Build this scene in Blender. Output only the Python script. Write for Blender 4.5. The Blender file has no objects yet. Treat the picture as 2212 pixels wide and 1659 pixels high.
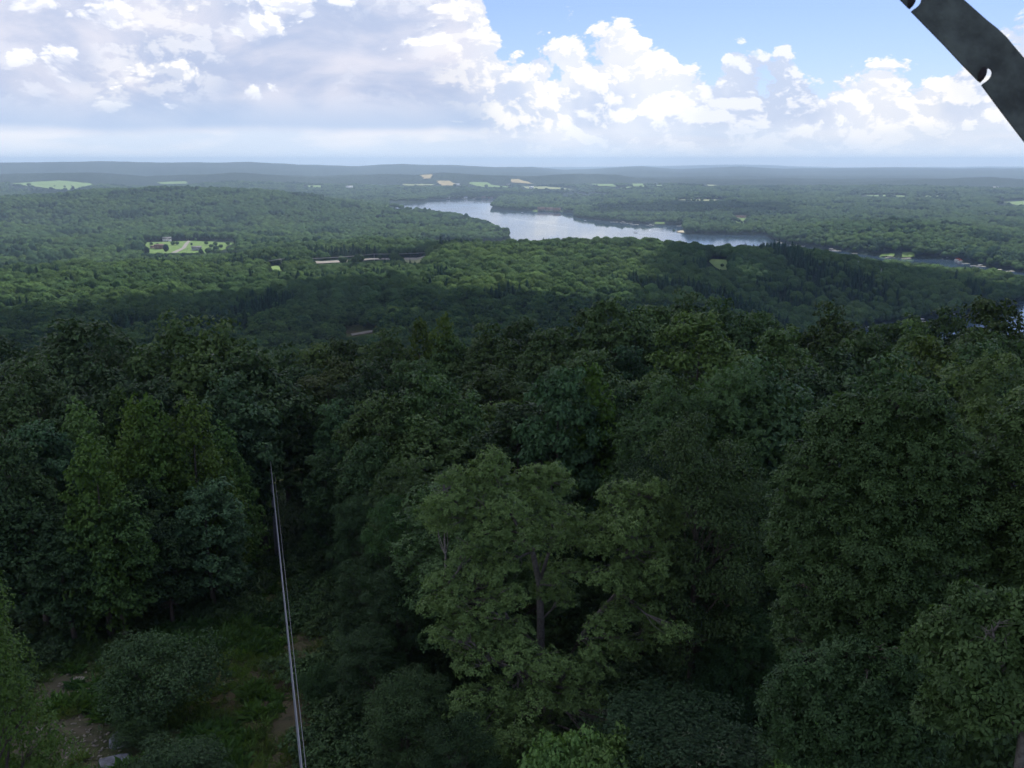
import bpy, bmesh, math, random
import numpy as np
from mathutils import Vector, Matrix

rng = np.random.default_rng(7)
random.seed(7)
C = bpy.context.scene.collection
scene = bpy.context.scene

# ------------------------------------------------------------------ camera
CAM_Z = 170.0                       # metres above the lake
PITCH = math.radians(14.16)
FOC = 1900.0                        # focal length in units of a 2212 px wide frame
cam_d = bpy.data.cameras.new('camera')
cam_d.sensor_width = 4.8
cam_d.lens = 4.8 * FOC / 2212.0
cam_d.clip_start = 0.05
cam_d.clip_end = 120000
cam_d.dof.use_dof = True
cam_d.dof.focus_distance = 150.0
cam_d.dof.aperture_fstop = 2.4
cam = bpy.data.objects.new('camera', cam_d)
C.objects.link(cam)
cam.location = (0, 0, CAM_Z)
cam.rotation_euler = (math.pi / 2 - PITCH, 0, 0)
scene.camera = cam

# ------------------------------------------------------------------ sun, sky
SUN_EL, SUN_AZ = math.radians(57), math.radians(22)      # azimuth clockwise from straight ahead
sun_d = bpy.data.lights.new('sun', 'SUN')
sun_d.energy = 4.9
sun_d.angle = math.radians(0.5)
sun_d.color = (1.0, 0.95, 0.86)
sun = bpy.data.objects.new('sun', sun_d)
C.objects.link(sun)
SUN_DIR = Vector((math.sin(SUN_AZ) * math.cos(SUN_EL), math.cos(SUN_AZ) * math.cos(SUN_EL), math.sin(SUN_EL)))
sun.rotation_euler = SUN_DIR.to_track_quat('Z', 'Y').to_euler()

scene.view_settings.view_transform = 'Standard'
scene.view_settings.look = 'None'
scene.view_settings.gamma = 1.0
scene.view_settings.exposure = 0.3
scene.cycles.use_denoising = True
scene.cycles.max_bounces = 5
scene.cycles.diffuse_bounces = 3
scene.cycles.glossy_bounces = 2
scene.cycles.transmission_bounces = 3
scene.cycles.volume_bounces = 0
scene.cycles.transparent_max_bounces = 8
scene.cycles.use_adaptive_sampling = True
scene.cycles.adaptive_threshold = 0.006
scene.cycles.denoising_prefilter = 'FAST'


class NT:
    """small helper to write node trees"""
    def __init__(self, tree):
        self.t = tree
        tree.nodes.clear()

    def n(self, kind, **kw):
        nd = self.t.nodes.new(kind)
        for k, v in kw.items():
            setattr(nd, k, v)
        return nd

    def set(self, sock, v):
        if isinstance(v, bpy.types.NodeSocket):
            self.t.links.new(v, sock)
        elif v is not None:
            sock.default_value = v

    def math(self, op, a, b=None, c=None, clamp=False):
        nd = self.n('ShaderNodeMath', operation=op, use_clamp=clamp)
        for i, v in enumerate((a, b, c)):
            self.set(nd.inputs[i], v)
        return nd.outputs[0]

    def vmath(self, op, a, b=None, scale=None):
        nd = self.n('ShaderNodeVectorMath', operation=op)
        self.set(nd.inputs[0], a)
        if b is not None:
            self.set(nd.inputs[1], b)
        if scale is not None:
            self.set(nd.inputs['Scale'], scale)
        return nd.outputs[0]

    def mix(self, f, a, b, blend='MIX'):
        nd = self.n('ShaderNodeMix', data_type='RGBA', blend_type=blend)
        self.set(nd.inputs[0], f)
        self.set(nd.inputs[6], a)
        self.set(nd.inputs[7], b)
        return nd.outputs[2]

    def remap(self, v, a, b, c=0.0, d=1.0, smooth=True):
        nd = self.n('ShaderNodeMapRange', interpolation_type='SMOOTHSTEP' if smooth else 'LINEAR')
        self.set(nd.inputs[0], v)
        for i, x in enumerate((a, b, c, d)):
            self.set(nd.inputs[i + 1], x)
        return nd.outputs[0]

    def noise(self, vec, scale, detail=4, rough=0.5, dist=0.0):
        nd = self.n('ShaderNodeTexNoise')
        self.set(nd.inputs['Vector'], vec)
        nd.inputs['Scale'].default_value = scale
        nd.inputs['Detail'].default_value = detail
        nd.inputs['Roughness'].default_value = rough
        nd.inputs['Distortion'].default_value = dist
        return nd.outputs[0]

    def voro(self, vec, scale, detail=2, rough=0.5, smooth=0.6):
        nd = self.n('ShaderNodeTexVoronoi', feature='SMOOTH_F1')
        self.set(nd.inputs['Vector'], vec)
        nd.inputs['Scale'].default_value = scale
        nd.inputs['Detail'].default_value = detail
        nd.inputs['Roughness'].default_value = rough
        nd.inputs['Smoothness'].default_value = smooth
        return nd.outputs[0]

    def ramp(self, v, stops, interp='LINEAR'):
        nd = self.n('ShaderNodeValToRGB')
        nd.color_ramp.interpolation = interp
        el = nd.color_ramp.elements
        while len(el) > 1:
            el.remove(el[-1])
        for i, (p, c) in enumerate(stops):
            if not hasattr(c, '__len__'):
                c = (c, c, c)
            e = el[0] if i == 0 else el.new(p)
            e.position = p
            e.color = (*c, 1)
        self.set(nd.inputs[0], v)
        return nd.outputs[0]


world = bpy.data.worlds.new('World')
scene.world = world
world.use_nodes = True
W = NT(world.node_tree)


def build_sky():
    tc = W.n('ShaderNodeTexCoord').outputs['Generated']
    D = W.vmath('NORMALIZE', tc)
    sep = W.n('ShaderNodeSeparateXYZ')
    W.set(sep.inputs[0], D)
    X, Y, Z = sep.outputs
    az = W.math('MULTIPLY', W.math('ARCTAN2', X, Y), 57.29578)
    el = W.math('MULTIPLY', W.math('ARCSINE', Z), 57.29578)
    sky = W.n('ShaderNodeTexSky', sky_type='NISHITA')
    sky.sun_disc = False
    sky.sun_elevation = SUN_EL
    sky.sun_rotation = SUN_AZ
    sky.altitude = 500
    sky.air_density = 1.0
    sky.dust_density = 0.5
    sky.ozone_density = 3.5

    # cumulus field: puffs of two sizes, stretched a little sideways
    def field(vec):
        v = W.vmath('MULTIPLY', vec, (1.0, 1.0, 1.55))
        warp = W.n('ShaderNodeTexNoise')
        W.set(warp.inputs['Vector'], v)
        warp.inputs['Scale'].default_value = 9
        warp.inputs['Detail'].default_value = 5
        w = W.vmath('SCALE', W.vmath('SUBTRACT', warp.outputs[1], (0.5, 0.5, 0.5)), scale=0.06)
        v2 = W.vmath('ADD', v, w)
        a = W.voro(v2, 19, detail=4, rough=0.6, smooth=0.3)
        b = W.noise(v2, 9.5, detail=10, rough=0.62)
        f = W.math('MULTIPLY_ADD', a, -0.55, W.math('MULTIPLY', b, 0.9))
        return W.math('ADD', f, 0.42)            # about 0.3 .. 0.9

    f0 = field(D)
    f1 = field(W.vmath('ADD', D, (0.005, 0.0, 0.010)))
    lit = W.math('SUBTRACT', f0, f1)             # > 0 on the sunward side of a puff
    lit = W.remap(lit, -0.06, 0.12)
    dens = W.remap(f0, 0.30, 0.78)

    # how high the cumulus reaches, by azimuth
    px = [0, 960, 1045, 1070, 1095, 1130, 1180, 1250, 1300, 1390, 1440, 1510, 1540, 1570, 1620, 1650, 1690, 1725, 1765, 1850,
          1900, 1965, 2050, 2212]
    tops = [34, 22, 11.2, 8.8, 7.4, 6.8, 7.4, 8.3, 8.4, 9.0, 8.0, 6.9, 6.5, 7.7, 7.4, 6.3, 7.2, 6.2, 5.2, 6.5, 7.1, 6.3, 6.7, 8.2]
    st = []
    for p, t in zip(px, tops):
        a = math.degrees(math.atan((p - 1106) / 1900 / 1.04))
        st.append(((a + 35) / 70, t / 40))
    top = W.math('MULTIPLY', W.ramp(W.math('DIVIDE', W.math('ADD', az, 35), 70), st), 40)
    edge = W.math('ADD', W.math('SUBTRACT', top, el), W.math('MULTIPLY', W.math('SUBTRACT', f0, 0.44), 5.2))
    cov_main = W.remap(edge, -0.10, 0.55)
    # broken cloud higher up, outside the picture
    big = W.noise(W.vmath('MULTIPLY', D, (1, 1, 2.0)), 2.6, detail=7, rough=0.55)
    high = W.math('MULTIPLY', W.remap(el, 11, 20), W.remap(big, 0.47, 0.60))
    cov = W.math('MAXIMUM', cov_main, high)
    cov = W.math('MULTIPLY', cov, W.remap(el, -0.5, 0.1))

    left = W.remap(az, 0.5, -4.0)                # the grey deck left of the blue gap
    # tones
    shade_r = W.mix(W.noise(D, 9, 4), (0.50, 0.60, 0.80, 1), (0.70, 0.76, 0.88, 1))
    deck = W.noise(W.vmath('MULTIPLY', D, (1, 1, 2.2)), 7.0, detail=6, rough=0.55, dist=0.4)
    shade_l = W.mix(W.remap(deck, 0.36, 0.62), (0.46, 0.54, 0.73, 1), (0.72, 0.73, 0.83, 1))
    shade = W.mix(left, shade_r, shade_l)
    warm = W.mix(W.remap(W.noise(D, 5, 2), 0.45, 0.65), (0.97, 0.98, 1.02, 1), (1.02, 0.99, 0.94, 1))
    l_r = W.math('MULTIPLY_ADD', lit, 0.70, W.math('MULTIPLY', W.remap(W.noise(D, 8.5, 4, 0.55), 0.40, 0.60), 0.50), clamp=True)
    l_l = W.math('MULTIPLY', W.math('MULTIPLY_ADD', lit, 0.75, 0.05), W.remap(W.noise(D, 5.2, 3, 0.5), 0.38, 0.56), clamp=True)
    puffs = [(265, 55, 75, 48), (150, 150, 52, 50), (70, 150, 34, 26), (275, 225, 48, 27), (385, 165, 95, 34), (565, 70, 95, 36), (640, 20, 70, 26), (430, 40, 55, 40),
             (930, 105, 125, 50), (1040, 60, 60, 62), (990, 20, 80, 26), (1110, 235, 62, 62), (1180, 200, 60, 46), (377, 236, 20, 9), (760, 8, 55, 14), (560, 195, 70, 34), (100, 40, 60, 34), (980, 262, 26, 6), (680, 302, 38, 10)]
    wob = W.math('MULTIPLY', W.math('SUBTRACT', f0, 0.46), -2.1)
    pm = None
    for (bx, by, rx, ry) in puffs:
        a0 = math.degrees(math.atan((bx - 1106) / 1900 / 1.04)); e0 = math.degrees(math.atan((829.5 - by) / 1900)) - 14.16
        ra, re = rx / 33.0, ry / 35.0
        dx = W.math('DIVIDE', W.math('SUBTRACT', az, a0), ra); dy = W.math('DIVIDE', W.math('SUBTRACT', el, e0), re)
        d = W.math('SQRT', W.math('MULTIPLY_ADD', dx, dx, W.math('MULTIPLY', dy, dy)))
        m = W.remap(W.math('ADD', d, wob), 1.15, 0.80)
        m = W.math('MULTIPLY', m, W.math('MULTIPLY_ADD', dy, 0.30, 0.58))
        pm = m if pm is None else W.math('MAXIMUM', pm, m)
    l_l = W.math('MULTIPLY', l_l, W.remap(el, 2.6, 4.2))
    l_l = W.math('MAXIMUM', W.math('MULTIPLY', l_l, 0.55), W.math('MULTIPLY', pm, W.math('MULTIPLY_ADD', lit, 1.0, 0.62)), clamp=True)
    lm = W.n('ShaderNodeMix', data_type='FLOAT')
    W.set(lm.inputs[0], left); W.set(lm.inputs[2], l_r); W.set(lm.inputs[3], l_l)
    cloud = W.mix(lm.outputs[0], shade, warm)
    # the flat dark base of the deck, then the pale air below it
    base_n = W.math('MULTIPLY', W.math('SUBTRACT', W.noise(W.vmath('MULTIPLY', D, (1, 1, 0.3)), 4, 4), 0.5), 1.6)
    elb = W.math('ADD', el, base_n)
    band = W.math('MULTIPLY', W.remap(elb, 1.65, 2.25), W.remap(elb, 4.6, 2.2))
    band = W.math('MULTIPLY', band, W.math('MULTIPLY', left, 0.75))
    cloud = W.mix(band, cloud, (0.46, 0.59, 0.80, 1))
    low = W.remap(elb, 2.35, 1.6)
    low = W.math('MULTIPLY', low, W.math('MULTIPLY_ADD', left, 0.45, 0.50))
    streak = W.noise(W.vmath('MULTIPLY', D, (1, 1, 5.0)), 9, detail=5, rough=0.5)
    lowcol = W.mix(W.remap(streak, 0.4, 0.62), (0.68, 0.77, 0.90, 1), (0.86, 0.88, 0.93, 1))
    cloud = W.mix(low, cloud, lowcol)
    cloud = W.mix(W.remap(el, 1.5, -0.3), cloud, (0.80, 0.89, 1.0, 1))

    bg1 = W.n('ShaderNodeBackground')
    W.set(bg1.inputs[0], W.mix(1.0, sky.outputs[0], (0.98, 0.95, 1.22, 1), 'MULTIPLY'))
    bg1.inputs[1].default_value = 0.10
    bg2 = W.n('ShaderNodeBackground')
    W.set(bg2.inputs[0], cloud)
    bg2.inputs[1].default_value = 0.97
    mx = W.n('ShaderNodeMixShader')
    W.set(mx.inputs[0], cov)
    W.t.links.new(bg1.outputs[0], mx.inputs[1])
    W.t.links.new(bg2.outputs[0], mx.inputs[2])
    out = W.n('ShaderNodeOutputWorld')
    W.t.links.new(mx.outputs[0], out.inputs[0])


build_sky()

# ------------------------------------------------------------------ helpers
def tag(o, label=None, cat=None, group=None, kind=None):
    if label: o['label'] = label
    if cat: o['category'] = cat
    if group: o['group'] = group
    if kind: o['kind'] = kind
    return o


def mesh_from(name, V, F, mat=None, tint=None, smooth=False):
    """V (n,3), F (m,k) arrays or list of such arrays -> mesh"""
    me = bpy.data.meshes.new(name)
    V = np.asarray(V, np.float32)
    Fs = F if isinstance(F, list) else [F]
    Fs = [np.asarray(f, np.int32) for f in Fs if len(f)]
    me.vertices.add(len(V))
    me.vertices.foreach_set('co', V.ravel())
    nl = sum(f.size for f in Fs)
    me.loops.add(nl)
    me.loops.foreach_set('vertex_index', np.concatenate([f.ravel() for f in Fs]))
    cnt = np.concatenate([np.full(len(f), f.shape[1], np.int32) for f in Fs])
    me.polygons.add(len(cnt))
    me.polygons.foreach_set('loop_start', np.concatenate([[0], np.cumsum(cnt)[:-1]]).astype(np.int32))
    me.polygons.foreach_set('loop_total', cnt)
    if smooth:
        me.polygons.foreach_set('use_smooth', np.ones(len(cnt), bool))
    me.update(calc_edges=True)
    if tint is not None:
        a = me.attributes.new('tint', 'FLOAT', 'FACE')
        a.data.foreach_set('value', np.asarray(tint, np.float32))
    if mat:
        me.materials.append(mat)
    return me


def obj(name, me, parent=None, loc=None):
    o = bpy.data.objects.new(name, me)
    C.objects.link(o)
    if parent is not None: o.parent = parent
    if loc is not None: o.location = loc
    return o


def empty(name, loc, rz=0.0):
    o = bpy.data.objects.new(name, None)
    C.objects.link(o)
    o.location = loc
    o.rotation_euler = (0, 0, rz)
    o.empty_display_size = 0.5
    return o


def copy_tree(o, parent=None):
    c = o.copy()
    C.objects.link(c)
    c.parent = parent
    for ch in list(o.children):
        copy_tree(ch, c)
    return c


class MB:
    """collects boxes, tubes and polygons into one mesh"""
    def __init__(self):
        self.V, self.F3, self.F4, self.n = [], [], [], 0

    def box(self, c, s, rz=0.0):
        c = np.array(c, float); s = np.array(s, float) / 2
        q = np.array([[x, y, z] for z in (-1, 1) for y in (-1, 1) for x in (-1, 1)]) * s
        cr, sr = math.cos(rz), math.sin(rz)
        q = np.stack([q[:, 0] * cr - q[:, 1] * sr, q[:, 0] * sr + q[:, 1] * cr, q[:, 2]], 1) + c
        f = np.array([[0, 2, 3, 1], [4, 5, 7, 6], [0, 1, 5, 4], [2, 6, 7, 3], [0, 4, 6, 2], [1, 3, 7, 5]]) + self.n
        self.V.append(q); self.F4.append(f); self.n += 8
        return self

    def tube(self, pts, rad, sides=6, cap=True):
        pts = np.asarray(pts, float)
        k = len(pts)
        rad = np.broadcast_to(np.asarray(rad, float), (k,))
        t = np.gradient(pts, axis=0)
        t /= np.linalg.norm(t, axis=1)[:, None] + 1e-9
        ref = np.where(np.abs(t[:, 2:3]) > 0.9, [[1.0, 0, 0]], [[0, 0, 1.0]])
        a = np.cross(t, ref); a /= np.linalg.norm(a, axis=1)[:, None] + 1e-9
        b = np.cross(t, a)
        th = np.arange(sides) * 2 * math.pi / sides
        ring = (a[:, None] * np.cos(th)[None, :, None] + b[:, None] * np.sin(th)[None, :, None]) * rad[:, None, None]
        q = (pts[:, None] + ring).reshape(-1, 3)
        i, j = np.meshgrid(np.arange(k - 1), np.arange(sides), indexing='ij')
        j2 = (j + 1) % sides
        f = np.stack([i * sides + j, i * sides + j2, (i + 1) * sides + j2, (i + 1) * sides + j], -1).reshape(-1, 4)
        self.F4.append(f + self.n)
        nq = len(q)
        if cap:
            q = np.vstack([q, pts[:1], pts[-1:]])
            jj = np.arange(sides); j2 = (jj + 1) % sides
            self.F3.append(np.stack([np.full(sides, nq), j2, jj], 1) + self.n)
            o = (k - 1) * sides
            self.F3.append(np.stack([np.full(sides, nq + 1), o + jj, o + j2], 1) + self.n)
        self.V.append(q); self.n += len(q)
        return self

    def raw(self, V, F):
        V = np.asarray(V, float); F = np.asarray(F)
        (self.F4 if F.shape[1] == 4 else self.F3).append(F + self.n)
        self.V.append(V); self.n += len(V)
        return self

    def mesh(self, name, mat, smooth=False):
        F = []
        if self.F4: F.append(np.vstack(self.F4))
        if self.F3: F.append(np.vstack(self.F3))
        return mesh_from(name, np.vstack(self.V), F, mat, smooth=smooth)

    def build(self, name, mat, parent=None, smooth=False, loc=None):
        return obj(name, self.mesh(name, mat, smooth), parent, loc)


# ------------------------------------------------------------------ materials
def new_mat(name):
    m = bpy.data.materials.new(name)
    m.use_nodes = True
    return m, NT(m.node_tree)


def plain(name, col, rough=0.7, spec=0.3, var=0.25, scale=6.0, metal=0.0, bump=0.0):
    m, T = new_mat(name)
    tc = T.n('ShaderNodeTexCoord').outputs['Object']
    n = T.noise(tc, scale, 6, 0.6)
    c = T.mix(T.remap(n, 0.3, 0.7), tuple(x * (1 - var) for x in col) + (1,), tuple(min(1, x * (1 + var)) for x in col) + (1,))
    p = T.n('ShaderNodeBsdfPrincipled')
    T.set(p.inputs['Base Color'], c)
    p.inputs['Roughness'].default_value = rough
    p.inputs['Metallic'].default_value = metal
    p.inputs['Specular IOR Level'].default_value = spec
    if bump:
        b = T.n('ShaderNodeBump')
        b.inputs['Strength'].default_value = bump
        b.inputs['Distance'].default_value = 0.02
        T.set(b.inputs['Height'], n)
        T.t.links.new(b.outputs[0], p.inputs['Normal'])
    o = T.n('ShaderNodeOutputMaterial')
    T.t.links.new(p.outputs[0], o.inputs[0])
    return m


def leaf_mat(name, dark, light, trans=0.25, rough=0.5, spec=0.14, loc_scale=0.006, hue2=None):
    """leaves: colour by clump (tint), by tree (random, object colour) and by stand (location)"""
    m, T = new_mat(name)
    at = T.n('ShaderNodeAttribute', attribute_name='tint').outputs['Fac']
    oi = T.n('ShaderNodeObjectInfo')
    c = T.mix(at, (*dark, 1), (*light, 1))
    rnd = oi.outputs['Random']
    h2 = hue2 or (light[0] * 1.15, light[1] * 1.0, light[2] * 0.65)
    c = T.mix(T.math('MULTIPLY', T.remap(rnd, 0.55, 1.0), 0.4), c, (*h2, 1))
    stand = T.noise(T.vmath('SCALE', oi.outputs['Location'], scale=loc_scale), 1.0, 4, 0.6)
    c = T.mix(T.remap(stand, 0.3, 0.7), T.mix(1.0, c, (0.72, 0.84, 0.95, 1), 'MULTIPLY'), T.mix(1.0, c, (1.14, 1.14, 0.94, 1), 'MULTIPLY'))
    val = T.remap(T.math('FRACT', T.math('MULTIPLY', rnd, 7.31)), 0, 1, 0.72, 1.28, smooth=False)
    hv = T.n('ShaderNodeHueSaturation')
    T.set(hv.inputs['Value'], val)
    T.set(hv.inputs['Color'], c)
    c = T.mix(1.0, hv.outputs[0], oi.outputs['Color'], 'MULTIPLY')
    p = T.n('ShaderNodeBsdfPrincipled')
    T.set(p.inputs['Base Color'], c)
    p.inputs['Roughness'].default_value = rough
    p.inputs['Specular IOR Level'].default_value = spec
    tr = T.n('ShaderNodeBsdfTranslucent')
    T.set(tr.inputs[0], T.mix(1.0, c, (1.25, 1.3, 0.55, 1), 'MULTIPLY'))
    mx = T.n('ShaderNodeMixShader')
    mx.inputs[0].default_value = trans
    T.t.links.new(p.outputs[0], mx.inputs[1])
    T.t.links.new(tr.outputs[0], mx.inputs[2])
    o = T.n('ShaderNodeOutputMaterial')
    T.t.links.new(mx.outputs[0], o.inputs[0])
    return m


M = {}
M['leaf_oak'] = leaf_mat('leaf_oak', (0.034, 0.062, 0.026), (0.084, 0.134, 0.052), trans=0.18)
M['leaf_young'] = leaf_mat('leaf_young', (0.042, 0.082, 0.022), (0.092, 0.150, 0.042), trans=0.2)
M['leaf_teal'] = leaf_mat('leaf_teal', (0.030, 0.058, 0.026), (0.072, 0.120, 0.048), trans=0.18, hue2=(0.075, 0.12, 0.042))
M['leaf_pine'] = leaf_mat('leaf_pine', (0.018, 0.042, 0.024), (0.040, 0.074, 0.036), trans=0.05, rough=0.9, spec=0.04, hue2=(0.04, 0.07, 0.035))
M['leaf_far'] = leaf_mat('leaf_far', (0.021, 0.051, 0.021), (0.088, 0.142, 0.046), trans=0.14, rough=0.85, spec=0.06, hue2=(0.078, 0.126, 0.040))
M['leaf_bright'] = leaf_mat('leaf_bright', (0.075, 0.15, 0.05), (0.15, 0.25, 0.09), trans=0.3, hue2=(0.17, 0.24, 0.09))
M['leaf_grey'] = leaf_mat('leaf_grey', (0.10, 0.11, 0.07), (0.20, 0.21, 0.15), trans=0.2, hue2=(0.2, 0.2, 0.14))
M['bark'] = plain('bark', (0.085, 0.072, 0.062), 0.9, 0.1, 0.45, 9, bump=0.6)
M['bark_grey'] = plain('bark_grey', (0.12, 0.11, 0.10), 0.9, 0.1, 0.35, 9, bump=0.5)


def terrain_mat():
    m, T = new_mat('terrain')
    g = T.n('ShaderNodeNewGeometry').outputs['Position']
    n1 = T.noise(g, 0.35, 6, 0.65)
    n2 = T.noise(g, 0.05, 4, 0.6)
    near = T.mix(T.remap(n1, 0.35, 0.65), (0.050, 0.062, 0.024, 1), (0.090, 0.112, 0.036, 1))
    near = T.mix(T.remap(n2, 0.52, 0.66), near, (0.085, 0.070, 0.042, 1))
    near = T.mix(T.remap(T.noise(g, 0.9, 5, 0.7), 0.56, 0.66), near, (0.025, 0.040, 0.014, 1))
    # bare gravelly soil and trodden track near the tower, by mask attribute
    soil = T.n('ShaderNodeAttribute', attribute_name='soil').outputs['Fac']
    soilf = T.math('MULTIPLY', soil, T.remap(n1, 0.34, 0.56))
    near = T.mix(soilf, near, T.mix(T.noise(g, 4.0, 6, 0.7), (0.07, 0.060, 0.042, 1), (0.14, 0.12, 0.09, 1)))
    # far woods seen as canopy
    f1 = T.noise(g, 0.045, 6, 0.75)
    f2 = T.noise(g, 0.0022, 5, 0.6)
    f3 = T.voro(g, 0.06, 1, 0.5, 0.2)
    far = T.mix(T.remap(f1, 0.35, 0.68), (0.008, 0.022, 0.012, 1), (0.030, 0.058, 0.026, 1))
    far = T.mix(T.remap(f2, 0.4, 0.62), far, T.mix(1.0, far, (0.42, 0.58, 0.70, 1), 'MULTIPLY'))  # broad bluish dark patches: woodland kinds, and cloud shade put into the colour
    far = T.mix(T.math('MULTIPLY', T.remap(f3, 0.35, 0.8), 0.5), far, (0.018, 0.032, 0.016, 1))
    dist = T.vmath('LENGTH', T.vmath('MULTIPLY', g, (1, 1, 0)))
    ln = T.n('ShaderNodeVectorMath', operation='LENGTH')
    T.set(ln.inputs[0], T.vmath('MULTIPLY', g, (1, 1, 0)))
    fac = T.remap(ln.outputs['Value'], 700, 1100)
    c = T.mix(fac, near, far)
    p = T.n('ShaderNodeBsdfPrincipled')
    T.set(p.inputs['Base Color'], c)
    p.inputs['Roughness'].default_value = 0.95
    p.inputs['Specular IOR Level'].default_value = 0.1
    b = T.n('ShaderNodeBump')
    b.inputs['Strength'].default_value = 1.0
    b.inputs['Distance'].default_value = 1.0
    hgt = T.math('MULTIPLY', T.math('SUBTRACT', T.math('MULTIPLY', f1, 14.0), T.math('MULTIPLY', f3, 8.0)), fac)
    T.set(b.inputs['Height'], T.math('ADD', hgt, T.math('MULTIPLY', n1, 0.3)))
    T.t.links.new(b.outputs[0], p.inputs['Normal'])
    o = T.n('ShaderNodeOutputMaterial')
    T.t.links.new(p.outputs[0], o.inputs[0])
    return m


M['terrain'] = terrain_mat()


def water_mat():
    m, T = new_mat('water')
    g = T.n('ShaderNodeNewGeometry').outputs['Position']
    st = T.vmath('MULTIPLY', g, (1.0, 0.45, 1.0))
    n = T.noise(g, 0.5, 4, 0.6)
    calm = T.noise(st, 0.0035, 5, 0.55, 0.5)
    p = T.n('ShaderNodeBsdfPrincipled')
    p.inputs['Base Color'].default_value = (0.030, 0.055, 0.085, 1)
    T.set(p.inputs['Roughness'], T.remap(calm, 0.35, 0.65, 0.03, 0.13))
    p.inputs['IOR'].default_value = 1.333
    p.inputs['Specular IOR Level'].default_value = 0.5
    b = T.n('ShaderNodeBump')
    b.inputs['Strength'].default_value = 0.08
    b.inputs['Distance'].default_value = 0.10
    T.set(b.inputs['Height'], n)
    T.t.links.new(b.outputs[0], p.inputs['Normal'])
    o = T.n('ShaderNodeOutputMaterial')
    T.t.links.new(p.outputs[0], o.inputs[0])
    return m


M['water'] = water_mat()


def field_mat(name, a, b, scale=0.05):
    m, T = new_mat(name)
    g = T.n('ShaderNodeNewGeometry').outputs['Position']
    n = T.noise(T.vmath('MULTIPLY', g, (1, 0.35, 1)), scale, 5, 0.6)
    p = T.n('ShaderNodeBsdfPrincipled')
    T.set(p.inputs['Base Color'], T.mix(T.remap(n, 0.35, 0.65), (*a, 1), (*b, 1)))
    p.inputs['Roughness'].default_value = 0.95
    p.inputs['Specular IOR Level'].default_value = 0.1
    o = T.n('ShaderNodeOutputMaterial')
    T.t.links.new(p.outputs[0], o.inputs[0])
    return m


M['field_green'] = field_mat('field_green', (0.12, 0.19, 0.07), (0.17, 0.24, 0.09))
M['field_hay'] = field_mat('field_hay', (0.26, 0.22, 0.12), (0.34, 0.28, 0.15))
M['field_pale'] = field_mat('field_pale', (0.19, 0.22, 0.11), (0.25, 0.27, 0.14))
M['lawn'] = field_mat('lawn', (0.085, 0.15, 0.04), (0.13, 0.195, 0.06), 0.2)
M['road'] = plain('road_surface', (0.22, 0.21, 0.19), 0.95, 0.1, 0.15, 0.2)
M['beach'] = plain('shore_sand', (0.36, 0.33, 0.24), 0.95, 0.1, 0.2, 0.2)

# ------------------------------------------------------------------ terrain function
CP, SP = math.cos(PITCH), math.sin(PITCH)


def pix_dir(px, py):
    u = (np.asarray(px, float) - 1106) / FOC
    v = (829.5 - np.asarray(py, float)) / FOC
    return u, CP + v * SP, -SP + v * CP


def az_of(px, py):
    x, y, z = pix_dir(px, py)
    return np.arctan2(x, y)


def tandip(px, py):
    x, y, z = pix_dir(px, py)
    return -z / np.hypot(x, y)


def project(x, y, z):
    """world -> reference frame px (2212 wide)"""
    zz = z - CAM_Z
    f = y * CP - zz * SP
    up = y * SP + zz * CP
    f = np.maximum(f, 1e-3)
    return 1106 + FOC * x / f, 829.5 - FOC * up / f


def place_at(px, py, r):
    a = float(az_of(px, py)); return r * math.sin(a), r * math.cos(a), CAM_Z - r * float(tandip(px, py))


def _hash(ix, iy, s):
    h = (ix.astype(np.int64) * 374761393 + iy.astype(np.int64) * 668265263 + s * 1442695041) & 0xFFFFFFFF
    h = ((h ^ (h >> 13)) * 1274126177) & 0xFFFFFFFF
    h = (h ^ (h >> 16)) & 0xFFFFFFFF
    return h / 4294967295.0


def vnoise(x, y, s=0):
    ix, iy = np.floor(x), np.floor(y)
    fx, fy = x - ix, y - iy
    fx = fx * fx * (3 - 2 * fx); fy = fy * fy * (3 - 2 * fy)
    a, b = _hash(ix, iy, s), _hash(ix + 1, iy, s)
    c, d = _hash(ix, iy + 1, s), _hash(ix + 1, iy + 1, s)
    return (a * (1 - fx) + b * fx) * (1 - fy) + (c * (1 - fx) + d * fx) * fy - 0.5


# each layer: reference columns px -> (distance r, ground z).  'c' entries give the canopy-top pixel row instead.
TH = 14.0
LAYERS = []


def layer(rows, mode='z', pyref=600, th=TH):
    a, r, z = [], [], []
    for p, rr, q in rows:
        if mode == 'c':
            a.append(float(az_of(p, q))); z.append(CAM_Z - rr * float(tandip(p, q)) - th)
        else:
            a.append(float(az_of(p, pyref))); z.append(q)
        r.append(rr)
    LAYERS.append((np.array(a), np.array(r, float), np.array(z, float)))


layer([(0, 0.5, 143), (2212, 0.5, 143)], pyref=1400)
layer([(0, 30, 141.5), (580, 30, 141.2), (2212, 30, 142)], pyref=1400)
layer([(0, 60, 138), (580, 60, 136.5), (1106, 60, 139), (2212, 60, 140)], pyref=1200)
layer([(0, 100, 132.5), (300, 100, 131.5), (580, 100, 126.5), (800, 100, 131.5), (1106, 100, 134), (1500, 100, 135.5), (2212, 100, 135.5)], pyref=900)
layer([(0, 150, 122), (580, 150, 112), (800, 150, 121), (1106, 150, 124), (1500, 150, 127), (2212, 150, 128)], pyref=800)
layer([(0, 200, 106), (580, 200, 97), (1106, 200, 110), (1500, 200, 114), (2212, 205, 116)], pyref=800)
layer([(0, 300, 77), (580, 300, 72), (1106, 300, 80), (1500, 320, 85), (1900, 380, 80), (2212, 380, 80)], pyref=800)
layer([(0, 460, 34), (560, 470, 28), (1106, 500, 22), (1500, 560, 12), (1900, 760, 2), (2212, 780, 1)], pyref=800)
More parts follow.
